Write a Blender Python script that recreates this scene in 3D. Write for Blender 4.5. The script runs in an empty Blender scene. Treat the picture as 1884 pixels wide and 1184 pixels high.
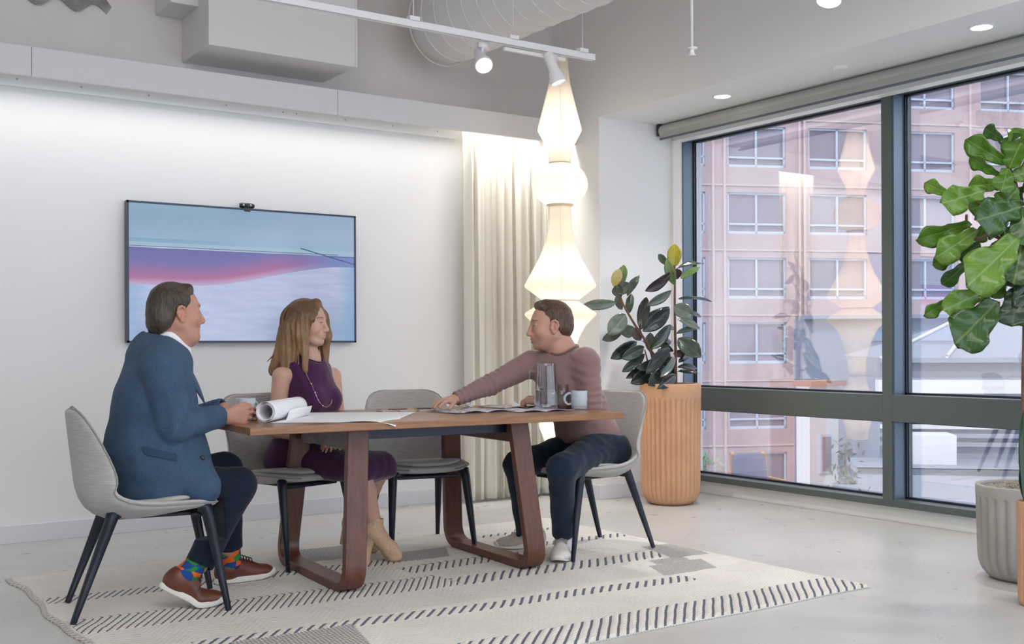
import bpy, math, random
import numpy as np
from mathutils import Matrix, Vector
random.seed(7); rng = np.random.default_rng(7)
SC = bpy.context.scene; COL = SC.collection
PI = math.pi
V3 = lambda *a: np.array(a, float)
def unit(v):
    v = np.array(v, float); return v/np.linalg.norm(v)
# ------------------------------------------------------------------ camera, sky, sun, exposure
FOC, YAW, ROLL, CY, CH = 2034.0, math.radians(34.52), math.radians(-0.242), 638.7, 1.07
_f = V3(math.sin(YAW), math.cos(YAW), 0); _r0 = V3(math.cos(YAW), -math.sin(YAW), 0); _u0 = V3(0, 0, 1)
_r = _r0*math.cos(ROLL)+_u0*math.sin(ROLL); _u = -_r0*math.sin(ROLL)+_u0*math.cos(ROLL)
CAM = V3(0, 0, CH)
cd = bpy.data.cameras.new('camera'); cam = bpy.data.objects.new('camera', cd); COL.objects.link(cam)
cd.sensor_fit = 'HORIZONTAL'; cd.sensor_width = 36.0; cd.lens = FOC/1884*36.0
cd.shift_y = (CY-592)/1884; cd.clip_start = 0.05; cd.clip_end = 500
M = Matrix(((_r[0], _u[0], -_f[0], 0), (_r[1], _u[1], -_f[1], 0), (_r[2], _u[2], -_f[2], CH), (0, 0, 0, 1)))
cam.matrix_world = M; SC.camera = cam
SC.view_settings.view_transform = 'Standard'; SC.view_settings.look = 'None'
SC.view_settings.gamma = 1; SC.view_settings.use_curve_mapping = False
SC.view_settings.exposure = 0.15
SC.cycles.max_bounces = 14; SC.cycles.diffuse_bounces = 5; SC.cycles.transmission_bounces = 14; SC.cycles.transparent_max_bounces = 12
SC.cycles.use_denoising = True; SC.cycles.sample_clamp_indirect = 6
wd = bpy.data.worlds.new('sky'); SC.world = wd; wd.use_nodes = True
bg = wd.node_tree.nodes['Background']; bg.inputs[0].default_value = (0.76, 0.86, 1.0, 1); bg.inputs[1].default_value = 2.5
def lamp(name, kind, loc, energy, color=(1, 1, 1), aim=None, **kw):
    l = bpy.data.lights.new(name, kind); l.energy = energy; l.color = color
    for k, v in kw.items(): setattr(l, k, v)
    o = bpy.data.objects.new(name, l); COL.objects.link(o); o.location = loc
    if aim is not None:
        o.rotation_euler = Vector(np.array(aim, float)-np.array(loc, float)).to_track_quat('-Z', 'Y').to_euler()
    return o
lamp('sun', 'SUN', (0, 0, 20), 2.2, (1, 0.95, 0.88), aim=(12, 14, 0), angle=0.03)
# the light trough above the back wall, behind the hanging fascia
lamp('cove_light', 'AREA', (1.6, 6.42, 2.60), 10, (1, 0.985, 0.96), aim=(1.6, 6.55, 0.0), shape='RECTANGLE', size=6.0, size_y=0.12, spread=1.95)
lamp('cove_light_curtain', 'AREA', (4.47, 6.345, 2.60), 8, (1, 0.96, 0.88), aim=(4.47, 6.42, 0), shape='RECTANGLE', size=0.8, size_y=0.05, spread=1.6)
# fill light: two area lamps added overhead, out of view
lamp('added_fill_light', 'AREA', (0.6, 0.8, 3.2), 72, (1, 0.97, 0.94), aim=(1.6, 2.2, 0), shape='RECTANGLE', size=3.0, size_y=2.0)
lamp('added_fill_light', 'AREA', (3.6, 1.6, 2.95), 22, (1, 0.97, 0.95), aim=(3.4, 3.0, 0), shape='RECTANGLE', size=1.4, size_y=1.4)

# ------------------------------------------------------------------ pixel rays -> places in the room (metres)
def ray(x, y): return _f+_r*(x-942)/FOC-_u*(y-CY)/FOC
def A(x, y, D): return CAM+ray(x, y)*D
def AZ(x, y, z): d = ray(x, y); return CAM+d*(z-CH)/d[2]
def AY(x, y, Y): d = ray(x, y); return CAM+d*Y/d[1]
def AX(x, y, X): d = ray(x, y); return CAM+d*X/d[0]
# ------------------------------------------------------------------ materials
class N:
    def __init__(s, nt, k): s.nt = nt; s.k = k
    def _m(s, op, *o, clamp=False):
        n = s.nt.nodes.new('ShaderNodeMath'); n.operation = op; n.use_clamp = clamp
        for i, a in enumerate((s,)+o):
            if isinstance(a, N): s.nt.links.new(a.k, n.inputs[i])
            else: n.inputs[i].default_value = a
        return N(s.nt, n.outputs[0])
    def __add__(s, o): return s._m('ADD', o)
    __radd__ = __add__
    def __sub__(s, o): return s._m('SUBTRACT', o)
    def __rsub__(s, o): return s._m('MULTIPLY', -1.0)._m('ADD', o)
    def __mul__(s, o): return s._m('MULTIPLY', o)
    __rmul__ = __mul__
    def __truediv__(s, o): return s._m('DIVIDE', o)
    def sin(s): return s._m('SINE')
    def abs(s): return s._m('ABSOLUTE')
    def fract(s): return s._m('FRACT')
    def floor(s): return s._m('FLOOR')
    def lt(s, o): return s._m('LESS_THAN', o)
    def gt(s, o): return s._m('GREATER_THAN', o)
    def mn(s, o): return s._m('MINIMUM', o)
    def mx(s, o): return s._m('MAXIMUM', o)
    def pw(s, o): return s._m('POWER', o)
    def inr(s, a, b): return s.gt(a)*s.lt(b)
    def sm(s, a, b):
        n = s.nt.nodes.new('ShaderNodeMapRange'); n.interpolation_type = 'SMOOTHSTEP'
        s.nt.links.new(s.k, n.inputs[0])
        for i, v in ((1, a), (2, b)):
            if isinstance(v, N): s.nt.links.new(v.k, n.inputs[i])
            else: n.inputs[i].default_value = v
        return N(s.nt, n.outputs[0])
def rgba(c): return (c[0], c[1], c[2], 1)
def mixc(nt, f, a, b):
    n = nt.nodes.new('ShaderNodeMix'); n.data_type = 'RGBA'
    for k, v in ((0, f), (6, a), (7, b)):
        if isinstance(v, N): nt.links.new(v.k, n.inputs[k])
        elif hasattr(v, 'is_output'): nt.links.new(v, n.inputs[k])
        else: n.inputs[k].default_value = v if k == 0 else rgba(v)
    return n.outputs[2]
def coords(nt, kind='Object', scale=None, rot=None):
    t = nt.nodes.new('ShaderNodeTexCoord'); o = t.outputs[kind]
    if scale is not None or rot is not None:
        m = nt.nodes.new('ShaderNodeMapping'); nt.links.new(o, m.inputs[0])
        if scale is not None: m.inputs['Scale'].default_value = scale
        if rot is not None: m.inputs['Rotation'].default_value = rot
        o = m.outputs[0]
    return o
def xyz(nt, o):
    s = nt.nodes.new('ShaderNodeSeparateXYZ'); nt.links.new(o, s.inputs[0]); return [N(nt, s.outputs[i]) for i in range(3)]
def noise(nt, o, scale, detail=3, rough=.5):
    n = nt.nodes.new('ShaderNodeTexNoise'); nt.links.new(o, n.inputs['Vector']); n.inputs['Scale'].default_value = scale
    n.inputs['Detail'].default_value = detail; n.inputs['Roughness'].default_value = rough
    return N(nt, n.outputs['Fac'])
def bump(nt, bs, h, dist=.002, st=.5):
    b = nt.nodes.new('ShaderNodeBump'); b.inputs['Strength'].default_value = st; b.inputs['Distance'].default_value = dist
    nt.links.new(h.k, b.inputs['Height']); nt.links.new(b.outputs[0], bs.inputs['Normal'])
def new(name):
    m = bpy.data.materials.new(name); m.use_nodes = True; nt = m.node_tree
    return m, nt, nt.nodes['Principled BSDF']
def mat(name, c, rough=.6, metal=0, c2=None, ns=8, nscale=(1, 1, 1), bs=0, bd=.002, bst=.4, bscale=(1, 1, 1), spec=.5, sheen=0, emit=None, sss=0, coat=0, amt=(.35, .65)):
    m, nt, b = new(name)
    b.inputs['Base Color'].default_value = rgba(c); b.inputs['Roughness'].default_value = rough
    b.inputs['Metallic'].default_value = metal; b.inputs['Specular IOR Level'].default_value = spec
    if sheen: b.inputs['Sheen Weight'].default_value = sheen
    if coat: b.inputs['Coat Weight'].default_value = coat
    if sss:
        b.inputs['Subsurface Weight'].default_value = sss; b.inputs['Subsurface Radius'].default_value = (.9, .35, .2); b.inputs['Subsurface Scale'].default_value = .008
    if c2 is not None:
        f = noise(nt, coords(nt, 'Object', nscale), ns, 4).sm(*amt)
        nt.links.new(mixc(nt, f, c, c2), b.inputs['Base Color'])
    if bs: bump(nt, b, noise(nt, coords(nt, 'Object', bscale), bs, 3), bd, bst)
    if emit:
        b.inputs['Emission Color'].default_value = rgba(emit[:3]); b.inputs['Emission Strength'].default_value = emit[3]
    return m
def wood(name, c1, c2, sc=(1.2, 14, 14), rough=.35, ns=5):
    m, nt, b = new(name); o = coords(nt, 'Object', sc)
    n = noise(nt, o, ns, 6, .6); g = noise(nt, coords(nt, 'Object', (sc[0]*2, sc[1]*8, sc[2]*8)), 6, 2)
    f = (n*.75+g*.25).sm(.3, .7)
    nt.links.new(mixc(nt, f, c1, c2), b.inputs['Base Color']); b.inputs['Roughness'].default_value = rough
    bump(nt, b, g, .0006, .25); return m
# ------------------------------------------------------------------ objects
def root_of(o):
    while o.parent: o = o.parent
    return o
def tag(o, label=None, cat=None, group=None, kind=None):
    for k, v in (('label', label), ('category', cat), ('group', group), ('kind', kind)):
        if v: o[k] = v
    return o
def thing(name, label, cat, loc=(0, 0, 0), rz=0, group=None):
    o = bpy.data.objects.new(name, None); COL.objects.link(o); o.location = loc; o.rotation_euler = (0, 0, rz); o.empty_display_size = .1
    return tag(o, label, cat, group)
def nrm_faces(V, F): pass
def obj(name, V, F, m, parent=None, smooth=True, world=False, sub=0, mi=None, bevel=0, auto=None, recalc=False):
    V = np.asarray(V, float).reshape(-1, 3)
    if parent is not None and world:
        r = root_of(parent); L = np.array(r.location); a = -r.rotation_euler[2]
        c, s = math.cos(a), math.sin(a); W = V-L
        V = np.stack([W[:, 0]*c-W[:, 1]*s, W[:, 0]*s+W[:, 1]*c, W[:, 2]], 1)
    me = bpy.data.meshes.new(name)
    if isinstance(F, np.ndarray):
        k = F.shape[1]; me.vertices.add(len(V)); me.vertices.foreach_set('co', V.astype(np.float32).ravel())
        me.loops.add(F.size); me.loops.foreach_set('vertex_index', F.astype(np.int32).ravel())
        me.polygons.add(len(F)); me.polygons.foreach_set('loop_start', np.arange(0, F.size, k, dtype=np.int32))
        me.polygons.foreach_set('loop_total', np.full(len(F), k, np.int32)); me.update(calc_edges=True); me.validate()
    else:
        me.from_pydata(V.tolist(), [], F); me.update()
    if recalc:
        import bmesh
        bm = bmesh.new(); bm.from_mesh(me); bmesh.ops.recalc_face_normals(bm, faces=bm.faces); bm.to_mesh(me); bm.free()
    ms = m if isinstance(m, (list, tuple)) else [m]
    for q in ms: me.materials.append(q)
    if mi is not None: me.polygons.foreach_set('material_index', np.asarray(mi, np.int32))
    if smooth: me.polygons.foreach_set('use_smooth', np.ones(len(me.polygons), bool))
    o = bpy.data.objects.new(name, me); COL.objects.link(o)
    if parent is not None: o.parent = parent
    if bevel:
        b = o.modifiers.new('bevel', 'BEVEL'); b.width = bevel; b.segments = 2; b.limit_method = 'ANGLE'
    if sub:
        s = o.modifiers.new('subsurf', 'SUBSURF'); s.levels = s.render_levels = sub
    if auto and smooth:
        try: me.set_sharp_from_angle(angle=math.radians(auto))
        except Exception: pass
    return o
class MB:
    def __init__(s): s.V = []; s.F = []; s.I = []; s.cur = 0
    def add(s, V, F):
        n = len(s.V); s.V += [tuple(map(float, v)) for v in V]; s.F += [tuple(int(i)+n for i in f) for f in F]; s.I += [s.cur]*len(F); return s
    def box(s, lo, hi, R=None, c=None):
        lo = np.array(lo, float); hi = np.array(hi, float)
        P = np.array([[(lo, hi)[(i >> k) & 1][k] for k in range(3)] for i in range(8)])
        if R is not None:
            c = np.zeros(3) if c is None else np.array(c); P = (P-c)@np.array(R).T+c
        return s.add(P, [(0, 2, 3, 1), (4, 5, 7, 6), (0, 1, 5, 4), (2, 6, 7, 3), (0, 4, 6, 2), (1, 3, 7, 5)])
    def grid(s, G, cu=False, cv=False, capu=False):
        G = np.asarray(G); a, b = G.shape[:2]; F = []
        for i in range(a if cu else a-1):
            for j in range(b if cv else b-1):
                i2, j2 = (i+1) % a, (j+1) % b; F.append((i*b+j, i2*b+j, i2*b+j2, i*b+j2))
        if capu: F.append(tuple(range(b-1, -1, -1))); F.append(tuple((a-1)*b+j for j in range(b)))
        return s.add(G.reshape(-1, 3), F)
    def tube(s, P, r, n=8, cap=True, sq=None, up=None):
        P = np.asarray(P, float); k = len(P); r = np.broadcast_to(np.asarray(r, float), (k,)) if np.ndim(r) < 2 else np.asarray(r)
        T = np.gradient(P, axis=0); T /= np.linalg.norm(T, axis=1)[:, None]+1e-12
        u = np.array(up, float) if up is not None else (V3(0, 0, 1) if abs(T[0][2]) < .9 else V3(1, 0, 0)); G = []
        for i in range(k):
            x = u-T[i]*(u@T[i]); x /= np.linalg.norm(x); y = np.cross(T[i], x); u = x
            a = np.linspace(0, 2*PI, n, endpoint=False)+(PI/n if n == 4 else 0)
            ca, sa = np.cos(a), np.sin(a)
            if sq: ca = np.sign(ca)*abs(ca)**sq; sa = np.sign(sa)*abs(sa)**sq
            rx, ry = (r[i], r[i]) if np.ndim(r[i]) == 0 else r[i]
            G.append(P[i]+np.outer(ca*rx, x)+np.outer(sa*ry, y))
        return s.grid(np.array(G), cv=True, capu=cap)
    def lathe(s, prof, n=32, c=(0, 0, 0), rmod=None, cap=False):
        a = np.linspace(0, 2*PI, n, endpoint=False); G = []
        for r, z in prof:
            rr = r*(rmod(a, z) if rmod else 1); G.append(np.stack([c[0]+rr*np.cos(a), c[1]+rr*np.sin(a), np.full(n, c[2]+z)], 1))
        return s.grid(np.array(G), cv=True, capu=cap)
    def prism(s, poly, z0, z1):
        n = len(poly); V = [(x, y, z0) for x, y in poly]+[(x, y, z1) for x, y in poly]
        return s.add(V, [tuple(range(n-1, -1, -1)), tuple(range(n, 2*n))]+[(i, (i+1) % n, n+(i+1) % n, n+i) for i in range(n)])
    def build(s, name, m, parent=None, **k):
        multi = isinstance(m, (list, tuple)) and len(m) > 1
        return obj(name, s.V, s.F, m, parent, mi=s.I if multi else None, **k)
def struct(o): o['kind'] = 'structure'; return o
def interp(t, xs, ys): return np.interp(t, xs, ys)
def smooth_path(P, n):
    P = np.asarray(P, float); k = len(P); t = np.linspace(0, k-1, n); out = []
    for x in t:
        i = min(int(x), k-2); f = x-i
        p0, p1, p2, p3 = P[max(i-1, 0)], P[i], P[i+1], P[min(i+2, k-1)]
        out.append(.5*((2*p1)+(-p0+p2)*f+(2*p0-5*p1+4*p2-p3)*f*f+(-p0+3*p1-3*p2+p3)*f**3))
    return np.array(out)
# ------------------------------------------------------------------ blended solids meshed as one surface (surface nets)
class Fld:
    def __init__(s): s.p = []; s.refine = []
    def _add(s, fn, lo, hi, k, op): s.p.append((fn, np.minimum(lo, hi), np.maximum(lo, hi), k, op)); return s
    def cap(s, a, b, ra, rb=None, k=.012, op='+', n=None, sc=1.0):
        a = np.array(a, float); b = np.array(b, float); rb = ra if rb is None else rb
        nn = None if n is None else unit(n)
        def tf(P):
            return P if nn is None else P+nn*((P@nn)*(1/sc-1))[..., None]
        ba = tf(b-a); L = max(float(ba@ba), 1e-9)
        def fn(P):
            q = tf(P-a); t = np.clip(q@ba/L, 0, 1)
            return (np.linalg.norm(q-t[..., None]*ba, axis=-1)-(ra+(rb-ra)*t))*min(1, sc)
        m = max(ra, rb)*max(1, sc)
        return s._add(fn, np.minimum(a, b)-m, np.maximum(a, b)+m, k, op)
    def ell(s, c, r, R=None, k=.012, op='+'):
        c = np.array(c, float); r = np.array(r, float); R = np.eye(3) if R is None else np.asarray(R)
        def fn(P):
            q = (P-c)@R; k0 = np.linalg.norm(q/r, axis=-1); k1 = np.linalg.norm(q/(r*r), axis=-1)+1e-9
            return k0*(k0-1)/k1
        m = np.sqrt(((R*r)**2).sum(1))
        return s._add(fn, c-m, c+m, k, op)
    def cut(s, p, n, rad=.15, k=.002):
        p = np.array(p, float); n = unit(n)
        return s._add(lambda P: (P-p)@n, p-rad, p+rad, k, '&')
    def keep(s, fn, lo, hi, k=.004): return s._add(fn, np.array(lo), np.array(hi), k, '&')
    def mesh(s, h, pad=.02):
        pl = [q for q in s.p if q[4] == '+']
        lo = np.min([q[1] for q in pl], 0)-pad; hi = np.max([q[2] for q in pl], 0)+pad
        ax = []
        for i in range(3):
            xs = [lo[i]]
            while xs[-1] < hi[i]:
                st = h
                for (a, b, hh) in s.refine:
                    if a[i] < xs[-1] < b[i]: st = min(st, hh)
                xs.append(xs[-1]+st)
            ax.append(np.array(xs))
        d = np.full([len(a) for a in ax], .05, np.float32)
        for fn, l, u, k, op in s.p:
            mg = k+.012 if op == '+' else (k if op == '-' else 0)
            sl = tuple(slice(max(0, np.searchsorted(ax[i], l[i]-mg)-1), np.searchsorted(ax[i], u[i]+mg)+1) for i in range(3))
            sub = d[sl]
            if sub.size == 0: continue
            P = np.stack(np.meshgrid(ax[0][sl[0]], ax[1][sl[1]], ax[2][sl[2]], indexing='ij'), -1).astype(np.float32)
            v = fn(P).astype(np.float32)
            if op == '+':
                hh = np.clip(.5+.5*(sub-v)/k, 0, 1); d[sl] = sub*(1-hh)+v*hh-k*hh*(1-hh)
            else:
                w = -v if op == '-' else v
                hh = np.clip(.5-.5*(sub-w)/k, 0, 1); d[sl] = sub*(1-hh)+w*hh+k*hh*(1-hh)
        return nets(d, ax)
def nets(d, ax):
    s = d < 0; nx, ny, nz = d.shape
    c = np.zeros((nx-1, ny-1, nz-1), np.int8)
    for i in (0, 1):
        for j in (0, 1):
            for k in (0, 1): c += s[i:nx-1+i, j:ny-1+j, k:nz-1+k]
    act = (c > 0) & (c < 8); I = np.argwhere(act); n = len(I)
    idx = np.full(act.shape, -1, np.int32); idx[act] = np.arange(n)
    acc = np.zeros((n, 3)); cnt = np.zeros(n)
    co = [(i, j, k) for i in (0, 1) for j in (0, 1) for k in (0, 1)]
    for p in co:
        for axi in range(3):
            if p[axi]: continue
            q = list(p); q[axi] = 1
            ia = I+np.array(p); ib = I+np.array(q)
            da = d[ia[:, 0], ia[:, 1], ia[:, 2]]; db = d[ib[:, 0], ib[:, 1], ib[:, 2]]
            m = (da < 0) != (db < 0); t = np.where(m, da/(da-db+1e-12), 0)
            pa = np.stack([ax[i][ia[:, i]] for i in range(3)], 1); pb = np.stack([ax[i][ib[:, i]] for i in range(3)], 1)
            acc += np.where(m[:, None], pa+(pb-pa)*t[:, None], 0); cnt += m
    V = acc/np.maximum(cnt, 1)[:, None]; F = []
    for axi in range(3):
        sl0 = [slice(1, -1)]*3; sl1 = [slice(1, -1)]*3; sl0[axi] = slice(0, -1); sl1[axi] = slice(1, None)
        a = s[tuple(sl0)]; b = s[tuple(sl1)]; E = np.argwhere(a != b)
        flip = a[E[:, 0], E[:, 1], E[:, 2]]
        off = np.ones(3, int); off[axi] = 0; E = E+off
        u, w = [(1, 2), (2, 0), (0, 1)][axi]
        def cell(du, dw):
            e = E.copy(); e[:, u] -= du; e[:, w] -= dw; return idx[e[:, 0], e[:, 1], e[:, 2]]
        Q = np.stack([cell(1, 1), cell(0, 1), cell(0, 0), cell(1, 0)], 1)
        Q[~flip] = Q[~flip][:, ::-1]; F.append(Q)
    F = np.concatenate(F); return V, F[(F >= 0).all(1)]
def vnormals(V, F):
    n = np.cross(V[F[:, 2]]-V[F[:, 0]], V[F[:, 3]]-V[F[:, 1]]); out = np.zeros_like(V)
    for i in range(4): np.add.at(out, F[:, i], n)
    return out/(np.linalg.norm(out, axis=1)[:, None]+1e-12)
def relax(V, F, it=2, lam=.5):
    for _ in range(it):
        acc = np.zeros_like(V); cnt = np.zeros(len(V))
        for i in range(4):
            np.add.at(acc, F[:, i], V[F[:, (i+1) % 4]]+V[F[:, (i+3) % 4]]); np.add.at(cnt, F[:, i], 2)
        V = V+lam*(acc/np.maximum(cnt, 1)[:, None]-V)
    return V
def wavy(P, scale, seed, n=7, aniso=(1, 1, 1)):
    g = np.random.default_rng(seed); o = np.zeros(len(P))
    for _ in range(n):
        k = g.normal(size=3)*np.array(aniso)*scale; o += np.sin(P@k+g.uniform(0, 6.28))
    return o/n
def sdf_obj(name, fl, h, m, parent, relax_it=1, disp=None, pad=.02, **kw):
    V, F = fl.mesh(h, pad)
    if relax_it: V = relax(V, F, relax_it)
    if disp is not None: V = V+vnormals(V, F)*disp(V)[:, None]
    return obj(name, V, F, m, parent, world=True, **kw)
# ================================================================== the room
m_wall = mat('white_wall_paint', (.83, .83, .83), .6, bs=60, bd=.0006, bst=.15)
m_ceil = mat('painted_concrete', (.70, .665, .65), .75, c2=(.66, .63, .62), ns=2.5, bs=25, bd=.002, bst=.2)
m_white = mat('white_trim_paint', (.86, .86, .85), .4)
m_base = mat('baseboard_paint', (.74, .74, .77), .45)
def floor_mat():
    m, nt, b = new('polished_concrete'); o = coords(nt, 'Object')
    n1 = noise(nt, o, 1.6, 6, .6).sm(.3, .7); 
    c = mixc(nt, n1, (.50, .495, .475), (.575, .565, .55)); n3 = noise(nt, o, 160, 3, .7); sp = n3.sm(.3, .9)*.10
    nt.links.new(mixc(nt, sp, N(nt, c), (.43, .425, .42)), b.inputs['Base Color'])
    nt.links.new((noise(nt, o, 6, 4)*.22+.2).k, b.inputs['Roughness']); b.inputs['Specular IOR Level'].default_value = .45
    return m
struct(MB().box((-4.5, -3.5, -.2), (5.9, 6.8, 0)).build('floor', floor_mat(), smooth=False))
struct(MB().box((-4.5, 6.6, 0), (4.95, 6.85, 2.67)).build('wall_back', m_wall, smooth=False))
struct(MB().box((-4.5, 6.6, 2.67), (4.95, 6.85, 4.0)).build('wall_upper', m_ceil, smooth=False))
struct(MB().box((4.91, 6.05, 0), (5.66, 6.85, 2.686)).build('wall_corner', m_wall, smooth=False))
struct(MB().box((-2.7, -3.5, 0), (-2.5, 6.6, 4.0)).build('added_wall_left', m_wall, smooth=False))  # unseen wall, added to cut sky light and darken the left side
struct(MB().box((-2.5, -3.7, 2.6), (6.2, -3.5, 4.0)).box((-2.5, -3.7, 0), (-.5, -3.5, 2.6)).build('added_wall_front', m_wall, smooth=False))  # unseen wall with an opening, added to reduce sky light from behind
# ceiling slab with a rough patch of exposed concrete
slab = struct(MB().box((-4.5, -3.5, 4.0), (6.2, 6.85, 4.2)).build('ceiling', m_ceil, smooth=False))
struct(MB().box((4.91, -3.5, 2.686), (6.2, 6.85, 4.0)).build('ceiling_bulkhead', m_wall, smooth=False))
m_conc = mat('bare_concrete', (.40, .39, .37), .9, c2=(.24, .23, .22), ns=9, bs=18, bd=.03, bst=.9)
G = []
for i in range(40):
    row = []
    for j in range(14):
        x = .55+1.15*i/39; z = 3.02+.62*j/13
        e = min(i, 39-i, j+2, 13-j)/3; ed = min(e, 1)
        p = wavy(np.array([[x, 0, z]]), 14, 5)[0]*.022+wavy(np.array([[x, 0, z]]), 38, 6)[0]*.012
        row.append((x+.03*math.sin(j*1.7), 6.6-.012*ed-(p+.02)*ed, z+.03*math.sin(i*.9)))
    G.append(row)
struct(MB().grid(G).build('trim_1', m_conc))
# light cove: fascia panels hung in front of the wall, its lid and the batten on the wall below
fas = MB(); xs = [-4.5, 1.235, 3.02, 4.91]
fascia = struct(MB().box((-4.5, 6.325, 2.66), (4.91, 6.6, 2.682)).build('trim_2', m_white, smooth=False))
for a, b in zip(xs[:-1], xs[1:]):
    MB().box((a+.0015, 6.30, 2.527), (b-.0015, 6.325, 2.682)).build('panel', mat('fascia_paint', (.70, .69, .70), .5) if a < 0 else bpy.data.materials['fascia_paint'], fascia, smooth=False)
bat = struct(MB().box((-4.5, 6.565, 2.522), (4.05, 6.6, 2.60)).build('trim_3', m_white, smooth=False, bevel=.002))
scr = MB().lathe([(.0001, -.002), (.006, -.002), (.006, .001), (.0001, .0015)], 8)
sme = None
for x in (1.12, 1.21, 1.55, 1.93, 2.4, 2.77, 2.86, 3.2, 3.55, 3.9):
    o = obj('screw', np.array(scr.V)[:, [0, 2, 1]]*[1, -1, 1], scr.F, mat('screw_steel', (.5, .5, .5), .4) if sme is None else sme.data.materials[0], bat)
    o.location = (x, 6.565, 2.56); sme = o
struct(MB().box((-4.5, 6.585, 0), (4.91, 6.6, .1)).build('baseboard_back', m_base, smooth=False, bevel=.002))
struct(MB().box((4.895, 6.035, 0), (5.66, 6.05, .1)).box((4.895, 6.05, 0), (4.91, 6.585, .1)).build('baseboard_corner', m_base, smooth=False, bevel=.002))
struct(MB().box((5.745, -3.5, 0), (5.83, 6.06, .094)).build('baseboard_right', m_white, smooth=False))
struct(MB().box((5.60, -3.5, 2.583), (5.688, 6.045, 2.687)).build('trim_4', m_white, smooth=False))
struct(MB().box((5.585, 6.02, .1), (5.665, 6.05, 2.583)).build('trim_5', mat('cream_jamb', (.82, .78, .74), .5), smooth=False))
# window wall: gunmetal frame with deep reveals, thick panes
m_fr = mat('window_frame_grey_green', (.105, .125, .12), .42, metal=.25)
m_frs = mat('window_reveal_blue_grey', (.13, .18, .24), .38, metal=.3)
m_gask = mat('black_gasket', (.012, .015, .03), .4)
def glass_mat():
    m = bpy.data.materials.new('window_glass'); m.use_nodes = True; nt = m.node_tree; nt.nodes.clear()
    out = nt.nodes.new('ShaderNodeOutputMaterial'); t = nt.nodes.new('ShaderNodeBsdfTransparent'); g = nt.nodes.new('ShaderNodeBsdfGlossy')
    t.inputs[0].default_value = (.95, .955, .985, 1); g.inputs['Roughness'].default_value = 0; g.inputs[0].default_value = (1, .97, .97, 1)
    lw = nt.nodes.new('ShaderNodeLayerWeight'); lw.inputs[0].default_value = .5
    f = N(nt, lw.outputs['Facing']); f = f*f*f*.7+.31
    mx = nt.nodes.new('ShaderNodeMixShader'); nt.links.new(f.k, mx.inputs[0]); nt.links.new(t.outputs[0], mx.inputs[1]); nt.links.new(g.outputs[0], mx.inputs[2])
    nt.links.new(mx.outputs[0], out.inputs[0]); return m
m_glass = glass_mat()
XF, XG = 5.69, 5.83
bays = [(4.281, 6.05), (2.15, 4.214), (-.1, 2.083)]
for n, (y0, y1) in enumerate(bays):
    w = MB()
    w.box((XF, y0, .094), (XG+.06, y1, .136)).box((XF, y0, 2.60), (XG+.06, y1, 2.69)).box((XF, y0, .61), (XG+.06, y1, .772))
    win = struct(w.build('window_%d' % (n+1), m_fr, smooth=False, bevel=.002))
    MB().box((XF, y0-.067, .094), (XG+.06, y0, 2.69)).build('mullion', [m_fr], win, smooth=False, bevel=.002)
    MB().box((XF+.012, y0, .136), (XG, y0+.012, .61)).box((XF+.012, y0, .772), (XG, y0+.012, 2.60)).box((XF+.012, y1-.012, .136), (XG, y1, .61)).box((XF+.012, y1-.012, .772), (XG, y1, 2.60)).build('reveal', m_frs, win, smooth=False)
    for z0, z1 in ((.136, .61), (.772, 2.60)):
        g = MB(); a, b = y0+.012, y1-.012
        for x in (XG-.03, XG-.012):
            g.box((x, a, z0), (x+.008, b, z0+.012)).box((x, a, z1-.012), (x+.008, b, z1)).box((x, a, z0), (x+.008, a+.012, z1)).box((x, b-.012, z0), (x+.008, b, z1))
        g.build('gasket', m_gask, win, smooth=False)
        MB().box((XG, a, z0), (XG+.008, b, z1)).build('pane', m_glass, win, smooth=False)
struct(MB().box((5.69, 6.05, 0), (5.9, 6.85, 2.686)).box((5.66, 6.06, 0), (5.69, 6.85, 2.686)).build('wall_right', m_wall, smooth=False))

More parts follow.
